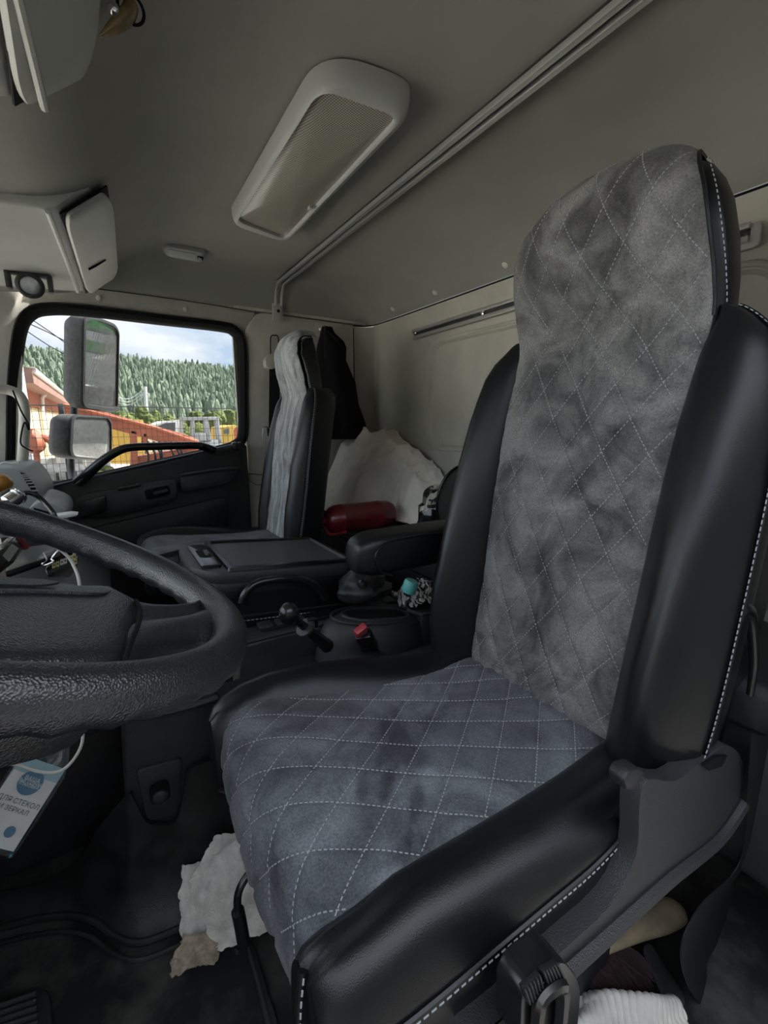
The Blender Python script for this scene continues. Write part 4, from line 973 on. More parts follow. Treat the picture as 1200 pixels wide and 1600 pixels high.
# ---------------- charm hanging from the headliner at the top edge
ch = thing('hanging_charm', P(180, 20, Y=.76), 'small horn shaped amber charm hanging from the ceiling', 'charm')
hq = [P(u, v, Y=.76) for u, v in [(205, 8), (200, 22), (186, 36), (170, 47), (156, 56)]]
obj('horn', tube(hq, [.014, .015, .013, .008, .002], 14, flat=.6), mat('amber resin', (.17, .12, .045), .25, var=(40, .35), spec=.6), ch)
obj('band', tube([hq[0]+V((.015*math.cos(a), .006, .017*math.sin(a))) for a in [2*math.pi*i/12 for i in range(12)]], .002, 6, True), 'gap', ch)
obj('bead', ell(P(178, 14, Y=.75), (.007, .007, .007), 12, 8), 'chrome', ch)
obj('cord', tube([hq[0], P(206, -20, Y=.76), V((.13, .76, .60))], .0014, 6), 'gap', ch)

# small round spotlight over the front corner of the passenger window
sp = thing('spot_lamp', P(47, 455, Y=1.78), 'small round black spotlight at the top corner of the window', 'spotlight')
sc_ = P(47, 446, Y=1.78); sn = (V((0, 0, 0))-sc_).normalized()
obj('body', lathe([(.018, -.05), (.030, -.035), (.036, -.01), (.036, .004), (.030, .008), (.027, .008), (.024, -.002)], sc_, sn, 28), 'black', sp)
obj('lens', lathe([(.0255, -.002), (.024, .002), (.016, .005), (0, .006)], sc_, sn, 24), mat('faceted lamp lens', (.7, .72, .74), .12, .6, bump=(120, .6)), sp)
obj('bracket', box(sc_+V((0, .01, .038)), (.105, .03, .02), .004), 'black', sp)
for s in (-.05, .05): obj('bracket_ear', box(sc_+V((s, .005, .01)), (.014, .03, .05), .003), 'black', sp)

# ================================================================== DASHBOARD END AND CLUTTER AT THE LEFT
db = thing('dashboard', (-.3, 1.6, ZF), 'blue grey dashboard end with side air vent by the far door', 'dashboard')
do = [P(u, v, Y=1.66) for u, v in [(-170, 742), (-40, 736), (15, 731), (36, 735), (52, 752), (63, 772), (67, 792), (60, 806), (30, 838), (-170, 860)]]
obj('body', prism(rpoly(do, .015, 3), (0, .40, 0), .012, 3), 'dash', db)
ve = [P(u, v, Y=1.655) for u, v in [(31, 738), (38, 740), (52, 756), (62, 778), (63, 784), (57, 779), (46, 762)]]
vt = obj('side_vent', prism(ve, (0, .02, 0), .001), 'gap', db)
for k in range(9):
    f_ = k/8; a = P(34+25*f_, 741+38*f_+(-5*math.sin(f_*3.1)), Y=1.652); b = P(39+23.5*f_, 743+39*f_-7*math.sin(f_*3.1), Y=1.652)
    obj('slat', box((a+b)/2, (.016, .008, .0035), 0), 'dash', vt)
sf = [P(u, v, Y=1.56) for u, v in [(38, 803), (50, 789), (66, 783), (92, 791), (104, 800), (107, 812), (103, 826), (40, 826)]]
obj('ledge', prism(rpoly(sf, .012, 3), (0, .30, 0), .008, 3), 'dash', db)
obj('ledge_slot', prism([P(u, v, Y=1.552) for u, v in [(52, 794), (75, 800), (78, 804), (54, 798)]], (0, .01, 0)), 'gap', db)
obj('ledge_fin', prism([P(u, v, Y=1.50) for u, v in [(86, 806), (110, 803), (122, 804), (118, 807), (92, 811)]], (0, .05, 0), .002), 'white', db)
low = [V((-.72, 1.15, -.42)), V((-.12, 1.15, -.40)), V((-.02, 1.15, -.47)), V((-.06, 1.15, -.62)), V((-.72, 1.15, -.75))]
obj('lower_panel', prism(low, (0, .80, 0), .015, 3), 'black', db)
obj('main_body', prism([V((-.72, .10, -.28)), V((-.42, .10, -.27)), V((-.36, .10, -.36)), V((-.40, .10, -.62)), V((-.72, .10, -.75))], (0, 1.05, 0), .02), 'black', db)
# centre stack shelf under the wheel: tilted black board, phone cradle, fuse strip, binder clip
zb_ = lambda u, v, y=.98: P(u, v, Y=y)
bo_ = [P(8, 893, Y=.90), P(112, 858, Y=.98), P(100, 846, Y=1.14), P(18, 858, Y=1.10)]
obj('clipboard', prism(bo_, (0, .0, -.012), .002), 'black_s', None, 'thin black board lying behind the steering wheel', 'board')
obj('centre_stack', prism([V((-.34, .95, -.33)), V((-.14, .95, -.325)), V((-.06, .95, -.36)), V((-.06, .95, -.60)), V((-.34, .95, -.62))], (0, .22, 0), .015), 'black', db)
cr_ = thing('phone_cradle', P(20, 880, Y=.88), 'grey phone cradle tilted behind the steering wheel', 'phone holder')
c0 = [P(-12, 868, Y=.86), P(10, 846, Y=.88), P(21, 838, Y=.92), P(36, 856, Y=.92), P(14, 884, Y=.86), P(-12, 905, Y=.84)]
obj('frame', prism(c0, (.0, .03, -.004), .003), 'black_s', cr_)
obj('screen', prism([P(4, 868, Y=.855), P(18, 850, Y=.875), P(29, 857, Y=.875), P(14, 878, Y=.855)], (0, .002, 0)), mat('dull grey screen', (.30, .31, .32), .2), cr_)
obj('side_bar', tube([P(-6, 862, Y=.86), P(8, 849, Y=.872), P(19, 839, Y=.90)], .0035, 8), 'chrome', cr_)
obj('back_pad', prism([P(22, 838, Y=.93), P(32, 838, Y=.93), P(46, 856, Y=.93), P(38, 860, Y=.93)], (0, .01, 0)), 'redpaint', cr_)
bcl = thing('binder_clip', P(78, 872, Y=.93), 'wire handled black binder clip on the board behind the wheel', 'binder clip')
obj('jaw', prism([P(60, 874, Y=.955), P(94, 862, Y=.955), P(95, 868, Y=.95), P(61, 881, Y=.95)], (0, .03, 0), .001), 'black_s', bcl)
obj('handle', tube([P(68, 863, Y=.93), P(73, 875, Y=.92), P(66, 881, Y=.92), P(70, 883, Y=.92), P(84, 877, Y=.92), P(80, 874, Y=.92), P(85, 866, Y=.925), P(94, 857, Y=.93)], .0012, 6), 'chrome', bcl)
fs = thing('fuse_strip', P(95, 885, Y=.96), 'black fuse strip with cream numbered blocks behind the wheel', 'fuse block')
obj('strip', prism([P(70, 890, Y=.97), P(122, 866, Y=.97), P(121, 884, Y=.965), P(110, 902, Y=.965), P(74, 903, Y=.965)], (0, .04, 0), .003), 'black_s', fs)
cream = mat('cream fuse label', (.55, .48, .22), .5); cw = mat('white fuse label', (.62, .6, .55), .5)
for k, (u, v, m_) in enumerate([(84, 884, cream), (90, 882, cream), (96.5, 879, cw), (102, 877, cw), (111, 873, cream), (116, 871, cream), (118, 878, cream)]):
    fb = obj('fuse', prism([P(u+a, v+b, Y=.962) for a, b in ((-2.6, -3.6), (2.4, -5), (2.4, 3), (-2.6, 4.4))], (0, .006, 0)), m_, fs)
    obj('fuse_window', prism([P(u+a, v+b, Y=.9615) for a, b in ((-1.2, -1.6), (1.2, -2.4), (1.2, 0), (-1.2, .8))], (0, .001, 0)), 'gap', fb)
obj('white_cable', tube([P(-14, 838, Y=.80), P(8, 832, Y=.80), P(40, 837, Y=.82), P(62, 845, Y=.84), P(88, 855, Y=.86), P(108, 872, Y=.86), P(118, 890, Y=.85), P(123, 905, Y=.84), P(126, 930, Y=.84)], .0026, 8), 'offwhite', None, 'white cable arching behind the steering wheel rim', 'cable')
aj = thing('metal_plug', P(22, 785, Y=1.30), 'shiny metal plug with black lead on the dashboard', 'plug')
q0, q1 = P(8, 787, Y=1.28), P(34, 772, Y=1.30); qa = q1-q0
obj('plug_body', lathe([(.010, 0), (.016, .004), (.017, .02), (.017, qa.length*.62), (.013, qa.length*.66), (.019, qa.length*.72), (.019, qa.length*.8), (.012, qa.length*.84), (.017, qa.length*.9), (.015, qa.length)], q0, qa, 16), 'chrome', aj)
obj('lead', tube([q1, P(45, 770, Y=1.30), P(60, 776, Y=1.30), P(74, 790, Y=1.29), P(84, 803, Y=1.28), P(92, 822, Y=1.28)], .0055, 8), 'black_s', aj)
obj('dark_gadget', prism([P(-14, 776, Y=1.38), P(14, 763, Y=1.38), P(23, 775, Y=1.36), P(12, 790, Y=1.34), P(-14, 800, Y=1.34)], (0, .03, 0), .003), 'black_s', None, 'small dark gadget beside the metal plug', 'gadget')
kb = thing('amber_knob', P(0, 772, Y=1.45), 'round amber knob on the dashboard end', 'knob')
obj('ball', ell(P(-2, 755, Y=1.45), (.029, .03, .024), 20, 14), 'orange', kb)
obj('stem', tube([P(-2, 760, Y=1.45), P(-2, 790, Y=1.47)], .008, 10, smooth=0), 'black_s', kb)
obj('dangling_wire', tube([P(20, 610, Y=1.95), P(32, 640, Y=1.93), P(44, 662, Y=1.93), P(45, 672, Y=1.93), P(38, 660, Y=1.93), P(32, 690, Y=1.93), P(40, 700, Y=1.93), P(52, 705, Y=1.93)], .0025, 6), 'gap', None, 'thin black wire dangling beside the front pillar handle', 'wire')
obj('grey_lead', tube([P(-10, 735, Y=1.85), P(5, 723, Y=1.85), P(18, 724, Y=1.85), P(30, 722, Y=1.85), P(10, 730, Y=1.85), P(-10, 740, Y=1.84)], .003, 6), 'offwhite', None, 'pale coiled lead on top of the dashboard end', 'wire')

# ---------------- spray bottle of glass cleaner leaning in the footwell
bt = thing('cleaner_bottle', P(20, 1300, Y=.75), 'clear glass cleaner bottle with blue and white label in the footwell', 'bottle')
ba, bb_ = P(-22, 1330, Y=.72), P(112, 1128, Y=.80); bx = (bb_-ba); bl_ = bx.length; bxn = bx.normalized()
nrm_ = (V((0, 0, 0))-(ba+bb_)/2); nrm_ = (nrm_-bxn*nrm_.dot(bxn)).normalized(); bs = bxn.cross(nrm_)
def bring(h, w_, d): return [ba+bxn*(h*bl_)+bs*(w_*math.copysign(abs(math.cos(a))**.6, math.cos(a)))+nrm_*(d*math.copysign(abs(math.sin(a))**.6, math.sin(a))) for a in [2*math.pi*i/28 for i in range(28)]]
obj('bottle_body', loft([bring(0, .030, .016), bring(.02, .036, .022), bring(.30, .037, .023), bring(.60, .036, .022), bring(.70, .030, .020), bring(.80, .020, .017), bring(.86, .015, .014), bring(.93, .014, .013)]), 'bottle', bt)
obj('liquid', loft([bring(.02, .032, .019), bring(.3, .033, .019), bring(.52, .033, .019)]), glass_mat('pale blue cleaner', (.62, .80, .88), .4, .05, .0), bt)
obj('spray_collar', loft([bring(.92, .017, .017), bring(1.0, .017, .017)]), 'white', bt)
obj('spray_head', loft([bring(1.0, .015, .014), bring(1.04, .03, .014), bring(1.12, .032, .013)]), 'white', bt)
def lab(h0, h1, w_, o): 
    return sheet(lambda u, v: ba+bxn*((h0+(h1-h0)*u)*bl_)+bs*(w_*(2*v-1))+nrm_*(o-.003*abs(2*v-1)**4), 12, 10, .0006)
lo_ = obj('label', lab(.06, .66, .030, .0246), mat('white bottle label', (.66, .66, .66), .4, var=(30, .05)), bt)
blue = mat('blue label print', (.07, .17, .27), .4); dk = mat('dark label print', (.06, .07, .09), .5)
def disc(h, s, r, o, m_):
    c = ba+bxn*(h*bl_)+bs*s+nrm_*o; return obj('print_disc', prism([c+bxn*(r*math.cos(a))+bs*(r*math.sin(a)) for a in [2*math.pi*i/26 for i in range(26)]], nrm_*.0004), m_, lo_)
obj('label_band', lab(.55, .66, .030, .0254), mat('pale blue label band', (.30, .46, .53), .4), lo_)
def text(body, h, s, size, o, m_, name='lettering', rotq=0):
    cu = bpy.data.curves.new('t', 'FONT'); cu.body = body; cu.size = size; cu.align_x = 'CENTER'; cu.align_y = 'CENTER'
    ob = bpy.data.objects.new('t', cu); COL.objects.link(ob)
    me = ob.to_mesh(); v = [q.co.copy() for q in me.vertices]; f = [tuple(p.vertices) for p in me.polygons]
    ob.to_mesh_clear(); bpy.data.objects.remove(ob); bpy.data.curves.remove(cu)
    c = ba+bxn*(h*bl_)+bs*s+nrm_*o
    # reading direction: across the bottle, slightly tilted as it leans
    rx = -bs if (-bs).dot(CR) > 0 else bs; ry = nrm_.cross(rx)
    if v: obj(name, ([tuple(c+rx*q.x+ry*q.y) for q in v], f), m_, lo_, smooth=False, recalc=False)
disc(.50, -.001, .0155, .0262, blue)
text('ВАША', .525, -.001, .007, .0268, 'white'); text('ВЫГОДНАЯ', .500, -.001, .0058, .0268, 'white'); text('УПАКОВКА', .478, -.001, .005, .0268, 'white')
text('ДЛЯ СТЕКОЛ', .36, .000, .0084, .0262, dk); text('И ЗЕРКАЛ', .305, .000, .0080, .0262, dk)
disc(.17, -.012, .0085, .0262, blue); text('0,5', .17, -.012, .006, .0268, 'white')
disc(.17, .012, .0065, .0262, blue)
obj('wire_loop', tube([P(131, 1128, Y=.74), P(127, 1165, Y=.72), P(108, 1195, Y=.70), P(86, 1207, Y=.70), P(58, 1205, Y=.71), P(30, 1196, Y=.72), P(0, 1192, Y=.72)], .0022, 8), 'offwhite', None, 'grey wire loop hanging in front of the cleaner bottle', 'wire')
obj('steering_column_cover', loft([[V((-.27+.06*math.cos(a)-.10*k, .50+.06*math.sin(a), -.26-.30*k)) for a in [2*math.pi*i/20 for i in range(20)]] for k in (0, .5, 1, 1.6)]), 'black', None, 'black steering column shroud below the wheel', 'steering column')

# ================================================================== FLOOR ITEMS
# moulded rubber mat climbing the tunnel side
topc = cat([P(u, v, Y=y) for u, v, y in [(-60, 1400, 1.04), (0, 1394, 1.03), (72, 1374, 1.01), (120, 1342, .97), (160, 1282, .90), (198, 1240, .852), (208, 1246, .85), (218, 1264, .85), (230, 1284, .85), (252, 1287, .85), (274, 1281, .85), (284, 1250, .85), (293, 1206, .85), (312, 1192, .85), (342, 1182, .85), (372, 1176, .85)]], 4)
botc = cat([P(u, v, Z=ZF+.012) for u, v in [(-60, 1455), (0, 1448), (40, 1438), (80, 1431), (110, 1429), (140, 1434), (160, 1446), (180, 1460), (200, 1469), (220, 1470), (240, 1465), (260, 1457), (280, 1449), (310, 1438), (345, 1425), (380, 1410)]], 4)
def matf(u, v):
    i = min(int(u*(len(topc)-1)+.5), len(topc)-1); a, b = topc[i], botc[i]
    m = V((b.x*.5+a.x*.5, max(a.y, b.y)-.004, ZF+.03))
    p = a*(1-v)**2+m*(2*v*(1-v))+b*v*v
    return p+V((0, -.006*fbm(p.x*12, p.z*12, 3)-.004, 0))
mt_ = obj('floor_mat', sheet(matf, len(topc)-1, 24, -.008), 'rubber', None, 'moulded black rubber mat wrapped up against the engine cover', 'floor mat')
obj('mat_edge', tube([p+V((0, -.006, .004)) for p in botc[::3]], .006, 8), 'rubber', mt_)
obj('mat_edge', tube([p+V((-.004, -.034, .002)) for p in botc[::3]], .004, 8), 'rubber', mt_)
# floor strips with a rivet
fs1 = obj('floor_strip', prism([P(383, 1478, Z=ZF+.004), P(395, 1474, Z=ZF+.004), P(452, 1660, Z=ZF+.004), P(430, 1664, Z=ZF+.004)], (0, 0, .006), .002), 'rubber', None, 'black ribbed floor strip running beside the seat', 'floor strip')
obj('rib', tube([P(388, 1478, Z=ZF+.011), P(438, 1660, Z=ZF+.011)], .003, 6, smooth=0), 'grainplastic', fs1)
obj('rivet', lathe([(.006, 0), (.005, .003), (0, .004)], P(371, 1486, Z=ZF+.003), (0, 0, 1), 12), 'chrome', None, 'shiny rivet in the floor under the height lever', 'rivet')
# ribbed foot rest at the lower left
fr_ = thing('foot_rest', P(20, 1580, Z=ZF), 'ribbed black foot plate in the lower left corner', 'foot rest')
obj('plate', prism(rpoly([P(-90, 1585, Z=ZF+.02), P(60, 1538, Z=ZF+.02), P(78, 1548, Z=ZF+.02), P(86, 1680, Z=ZF+.02), P(-90, 1700, Z=ZF+.02)], .02, 4), (0, 0, -.02), .008), 'rubber', fr_)
for k in range(7):
    a, b = P(-60+0*k, 1592+11*k, Z=ZF+.024), P(57+k*.6, 1552+11.5*k, Z=ZF+.024)
    obj('rib', tube([a, b], .0042, 8, smooth=0), 'grainplastic', fr_)
# folded felt offcut on the floor
def felt(pts, name, lab_, m_, th=.006, y=None, n=26, amp=.012):
    pass
ft = thing('felt_offcut', P(330, 1460, Z=ZF), 'folded off white felt offcut with frayed edge under the seat front', 'cloth')
def patch(TL, TR, BR, BL, bulge, nu=28, nv=22, seed=1, rough=.004):
    def fn(u, v):
        p = (TL*(1-u)+TR*u)*(1-v)+(BL*(1-u)+BR*u)*v
        jag = .006*fbm(u*9, v*2, seed) if u in (0, 1) else 0
        return p+V((-.4, -.6, .7)).normalized()*(bulge*math.sin(math.pi*u)*math.sin(math.pi*min(1, v*1.15+.05))+rough*fbm(u*4, v*4, seed*3))+V((jag+.008*fbm(v*7, seed, u*3)*(abs(2*u-1)**6), 0, .006*fbm(u*8, seed, 2)*(abs(2*v-1)**6)))
    return sheet(fn, nu, nv, .007)
obj('back_layer', patch(P(284, 1352, Y=.80), P(345, 1345, Y=.80), P(338, 1470, Y=.725), P(288, 1478, Y=.735), .015, seed=2), 'felt', ft)
obj('front_layer', patch(P(297, 1372, Y=.77), P(402, 1290, Y=.76), P(425, 1448, Y=.67), P(338, 1486, Y=.70), .028, seed=5), 'felt', ft)
obj('upper_fold', patch(P(335, 1308, Y=.80), P(402, 1300, Y=.78), P(402, 1340, Y=.755), P(298, 1380, Y=.765), .014, seed=7), 'felt', ft)
obj('frayed_backing', patch(P(284, 1466, Y=.73), P(340, 1456, Y=.715), P(338, 1500, Y=.69), P(265, 1524, Y=.705), .006, seed=9), 'feltraw', ft)
# brush with wooden handle
bh = thing('hand_brush', P(960, 1500, Z=ZF), 'wooden handled brush with dark bristles on the floor beside the seat', 'brush')
b0, b1 = P(915, 1488, Z=ZF+.045), P(1064, 1418, Z=ZF+.045); bd_ = b1-b0
obj('handle', tube([b0, b0+bd_*.2, b0+bd_*.5, b0+bd_*.75, b0+bd_*.93, b1], [.013, .016, .020, .026, .024, .010], 16, flat=.6, up=(0, 0, 1)), 'wood', bh)
random.seed(11); bsh = []
for k in range(900):
    a = random.uniform(-.05, .34); s = random.uniform(-1, 1); o = b0+bd_*a+V((.35, -.9, 0)).normalized()*.014*s-V((0, 0, .008))
    tip = o+V((random.uniform(-.02, .02), -.052+s*.010+random.uniform(-.012, .012), -.022+random.uniform(-.012, .014)))
    bsh.append(tube([o, (o+tip)/2+V((random.uniform(-.004, .004), 0, .002)), tip], .0012, 3, smooth=0, cap=False))
obj('bristles', join(*bsh), 'bristle', bh, kind='stuff', smooth=False, recalc=False)
# knitted glove
def glove(u, v):
    a, b = P(895, 1590, Z=ZF), P(1055, 1570, Z=ZF); c, d = P(905, 1660, Z=ZF), P(1085, 1640, Z=ZF)
    p = (a*(1-u)+b*u)*(1-v)+(c*(1-u)+d*u)*v
    h = .012+.040*math.sin(math.pi*(u*.85+.1))*math.sin(math.pi*min(1, v*.9+.12))+.0020*math.sin(u*120+2*snoise(u*2, v*3, 1))+.016*snoise(u*2.6, v*2.6, 2)
    return p+V((.006*snoise(u*4, v*4, 6), .012*math.sin(u*7)*(1-v), h))
obj('knitted_glove', sheet(glove, 240, 40, .006), 'knit', None, 'white knitted cotton glove on the floor at the bottom edge', 'glove')
# flat black strap end
obj('black_pedal_pad', prism(rpoly([P(1002, 1482, Z=ZF+.03), P(1014, 1468, Z=ZF+.03), P(1074, 1560, Z=ZF+.015), P(1064, 1580, Z=ZF+.015), P(1042, 1574, Z=ZF+.015)], .012, 4), (0, 0, -.014), .004), 'black', None, 'flat black plastic lever lying beside the brush', 'lever')
# driver belt webbing loop at the lower right
A_ = [(1176, 1150, .20), (1170, 1230, .205), (1164, 1320, .21), (1146, 1366, .215), (1098, 1412, .215), (1067, 1470, .212), (1070, 1525, .208), (1100, 1575, .205), (1160, 1612, .20)]
B_ = [(1225, 1150, .225), (1222, 1230, .228), (1210, 1300, .228), (1152, 1370, .222), (1146, 1398, .232), (1122, 1470, .228), (1104, 1515, .220), (1126, 1555, .212), (1185, 1590, .206)]
a_ = cat([P(u, v, Y=y) for u, v, y in A_], 8); b_2 = cat([P(u, v, Y=y) for u, v, y in B_], 8)
wbm = thing('driver_seat_belt', P(1120, 1600, Y=.21), 'grey driver belt webbing looped down to the floor at the right', 'seat belt')
obj('webbing', sheet(lambda u, v: a_[int(u*(len(a_)-1)+.5)].lerp(b_2[int(u*(len(a_)-1)+.5)], v), len(a_)-1, 8, .0016), 'webbing', wbm)
# belt anchor / buckle cover at the bottom
ba_ = thing('belt_anchor', P(860, 1640, Y=.20), 'black belt anchor cover with ribbed webbing at the bottom edge', 'belt anchor')
an = [P(u, v, Y=.185) for u, v in [(812, 1640), (816, 1560), (836, 1528), (868, 1506), (884, 1504), (900, 1524), (908, 1550), (900, 1640)]]
obj('cover', prism(rpoly(an, .012, 3), (0, .03, 0), .008, 3), 'black_s', ba_)
for (p, q, r_, s) in [((818, 1548), (846, 1524), (852, 1548), (826, 1570)), ((848, 1520), (874, 1506), (884, 1528), (856, 1542))]:
    wv_ = obj('ribbed_webbing', prism([P(*p, Y=.181), P(*q, Y=.181), P(*r_, Y=.181), P(*s, Y=.181)], (0, .006, 0), .001), 'webbing', ba_)
    for k in range(6):
        f_ = (k+.5)/6; a = P(p[0]*(1-f_)+q[0]*f_, p[1]*(1-f_)+q[1]*f_, Y=.1805); b = P(s[0]*(1-f_)+r_[0]*f_, s[1]*(1-f_)+r_[1]*f_, Y=.1805)
        obj('rib', tube([a, b], .0011, 6, smooth=0), 'black', wv_)
obj('clasp_edge', tube([P(838, 1640, Y=.18), P(842, 1580, Y=.178), P(850, 1556, Y=.178), P(876, 1540, Y=.178), P(880, 1560, Y=.178), P(872, 1640, Y=.18)], .006, 8), 'black_s', ba_)

# ================================================================== OUTSIDE
GZ = -2.05
gm = mat('pale gravel yard', (.50, .48, .44), .95, var=(.5, .12))
struct('ground', box((0, 320, GZ-.05), (900, 800, .1)), gm, label='pale gravel yard outside the cab')
# mirrors on the passenger side
def mirror(px_face, y, depth, name, label, face_n=(.80, -.58, .02)):
    n = V(face_n).normalized(); t_ = None
    c0_ = P(sum(p[0] for p in px_face)/len(px_face), sum(p[1] for p in px_face)/len(px_face), Y=y)
    pts = []
    for u, v in px_face:
        r = CF+CR*((u-600)/FPX)+CU*((800-v)/FPX); pts.append(r*(c0_.dot(n)/r.dot(n)))
    ro = rpoly(pts, .035, 5); c = sum(ro, V())/len(ro)
    t_ = thing(name, c-V((0, 0, .2)), label, 'mirror', 'door mirrors')
    big = [c+(p-c)*1.07 for p in ro]
    k = lambda s, o: [c+(p-c)*s+n*o for p in ro]
    hb = obj('housing', loft([k(1.10, .004), k(1.12, -.012), k(1.11, -.055), k(1.0, -.085), k(.75, -.105), k(.3, -.112)]), mat('weathered grey mirror housing', (.10, .10, .098), .6, var=(60, .3)), t_)
    obj('bezel', loft([k(1.0, .002), k(1.02, .012), k(1.09, .010), k(1.11, .002)], closed=True), 'black', t_)
    obj('mirror_glass', prism(ro, n*.004), 'mirror', t_)
    return t_, c, n
m1, c1, n1 = mirror([(131, 499), (150, 501), (176, 511), (182, 522), (180, 636), (170, 636), (129, 630)], 2.32, .1, 'door_mirror', 'tall upper door mirror outside the passenger window', (.78, -.62, -.10))
m2, c2, n2 = mirror([(112, 651), (165, 654), (170, 662), (170, 715), (164, 717), (109, 712)], 2.30, .1, 'wide_angle_mirror', 'smaller lower wide angle mirror below the tall one', (.84, -.52, -.03))
arm_ = tube([c1+V((-.05, .05, -.28)), c1+V((-.06, .06, 0)), c1+V((-.06, .06, .2))], .014, 10)
obj('mirror_arm', tube([P(112, 610, Y=2.40), P(116, 642, Y=2.40), P(112, 690, Y=2.40), P(112, 740, Y=2.38), P(120, 770, Y=2.2)], .014, 10), 'black', None, 'black tubular arm carrying the two door mirrors', 'mirror arm')

# welded mesh fence
fn = thing('mesh_fence', (.2, 6.0, GZ), 'welded wire mesh fence across the yard outside the window', 'fence')
dkw = mat('dark fence wire', (.035, .038, .036), .6)
bars = []
FX0, FX1 = -1.3, 2.3
for k in range(int((FX1-FX0)/.058)): bars.append(box((FX0+.058*k, 6.0, -.92), (.0042, .0042, 2.2)))
for k in range(24): bars.append(box((.5, 6.006, -2.0+.0925*k), (3.6, .0042, .0042)))
obj('wire_mesh', join(*bars), dkw, fn, kind='stuff', smooth=False)
for x in (-.35, 2.15): obj('post', box((x, 6.04, -.92), (.05, .05, 2.26), .006), dkw, fn)
obj('top_wire', tube([(FX0, 6.0, .19), (.5, 6.0, .19), (FX1, 6.0, .19)], .006, 6, smooth=0), dkw, fn)

# building at the left: cream wall, rust red band, roof, downpipe
bd3 = thing('building', (-1.6, 18, GZ), 'cream building with rust red eaves behind the fence at the left', 'building')
yel = mat('cream plaster wall', (.68, .56, .34), .9, var=(1.5, .08)); rst = mat('rust red fascia', (.36, .11, .06), .8, var=(2, .15)); rf = mat('weathered red roof sheet', (.30, .17, .14), .8, var=(3, .2))
xb = -1.30; 
obj('wall', box((xb-3, 19, -.84), (6, 17, 2.42)), yel, bd3)
obj('fascia', box((xb-2.96, 19, .56), (6.05, 17.1, .36)), rst, bd3)
obj('eave', box((xb-2.9, 19, .84), (6.5, 17.3, .26)), rf, bd3)
obj('gutter', tube([(xb+.36, 10.4, .95), (xb+.36, 27.6, .95)], .055, 8, smooth=0), 'white', bd3)
obj('downpipe', tube([(xb+.34, 14.4, .93), (xb+.10, 14.4, .65), (xb+.07, 14.4, .3), (xb+.07, 14.4, GZ)], .05, 8, smooth=0), 'white', bd3)
obj('roof', prism([V((xb+.4, 10.35, .97)), V((xb-3, 10.35, 1.3)), V((xb-6.2, 10.35, .97))], (0, 17.3, 0)), rf, bd3)
# concrete panel fence
cf = thing('concrete_fence', (-.8, 10.5, GZ), 'low grey concrete panel fence in front of the building', 'fence')
cm = mat('grey concrete', (.42, .41, .38), .9, var=(3, .1))
for k in range(5):
    x = -1.75+.40*k
    obj('panel', box((x, 10.2, -1.33), (.38, .06, 1.42), .01), cm, cf); obj('post', box((x+.20, 10.16, -1.28), (.06, .10, 1.54), .01), cm, cf)

# crane lorry boom
cr = thing('crane_boom', (.3, 9.0, GZ), 'rust orange crane boom lowered across the yard', 'crane')
orm = mat('rust orange crane paint', (.40, .11, .055), .6, var=(3, .22))
obj('boom', prism([P(u, v, Y=9.0) for u, v in [(96, 629), (150, 640), (240, 665), (290, 679), (311, 688), (313, 697), (298, 701), (262, 694), (204, 678), (150, 664), (96, 652)]], (0, .35, 0), .02), orm, cr)
obj('boom_rib', tube([P(100, 633, Y=8.97), P(240, 668, Y=8.97), P(305, 690, Y=8.97)], .03, 6, smooth=0), orm, cr)
for px_ in ([(204, 672), (214, 674), (216, 735), (205, 735)], [(224, 676), (230, 678), (229, 700), (222, 700)]): obj('support_leg', prism([P(u, v, Y=9.0) for u, v in px_], (0, .3, 0), .01), orm, cr)
obj('lower_beam', prism([P(u, v, Y=9.1) for u, v in [(205, 716), (300, 700), (335, 705), (335, 722), (205, 745)]], (0, .5, 0), .02), orm, cr)
obj('strut', prism([P(u, v, Y=9.0) for u, v in [(76, 684), (100, 660), (106, 668), (84, 690)]], (0, .2, 0), .01), orm, cr)
random.seed(5)
for k in range(7):
    u0 = 222+9*k; obj('hose', tube([P(u0, 690, Y=8.9), P(u0+8+random.uniform(-4, 6), 712, Y=8.8), P(u0+random.uniform(-6, 10), 738, Y=8.85)], .018, 6), 'gap', cr)
hd_ = thing('hook_block', P(52, 705, Y=8.2), 'tangled orange crane hook block by the fence', 'hook')
obj('block', crumple(P(56, 692, Y=8.2), (.10, .1, .16), 3, 14, 10, .4, 9), orm, hd_)
obj('arm', tube([P(50, 688, Y=8.2), P(66, 684, Y=8.2), P(80, 690, Y=8.2), P(84, 704, Y=8.2)], .05, 8), orm, hd_)
obj('chain', tube([P(56, 700, Y=8.2), P(58, 722, Y=8.2), P(55, 745, Y=8.2)], .04, 8), orm, hd_)

# parked vehicles behind
yv = mat('yellow machine paint', (.48, .31, .06), .55, var=(3, .12)); gv = mat('grey cab paint', (.30, .31, .33), .5, var=(4, .1)); dg = mat('dark glazing', (.10, .12, .13), .15)
def vehicle(px_, y, d, m_, name, label, wins, cat__='truck'):
    t_ = thing(name, P(sum(p[0] for p in px_)/len(px_), 720, Y=y), label, cat__)
    obj('body', prism([P(u, v, Y=y) for u, v in px_], (0, d, 0), .03), m_, t_)
    for w_ in wins: obj('window', prism([P(u, v, Y=y-.03) for u, v in w_], (0, .05, 0)), dg, t_)
    for u in (px_[0][0]+8, px_[-2][0]-4 if len(px_) > 3 else px_[1][0]-8): obj('wheel', lathe([(.1, -.1), (.42, -.12), (.46, 0), (.42, .12), (.1, .1)], V((P(u, 720, Y=y).x, y+.1, GZ+.46)), (0, 1, 0), 16), 'gap', t_)
    return t_
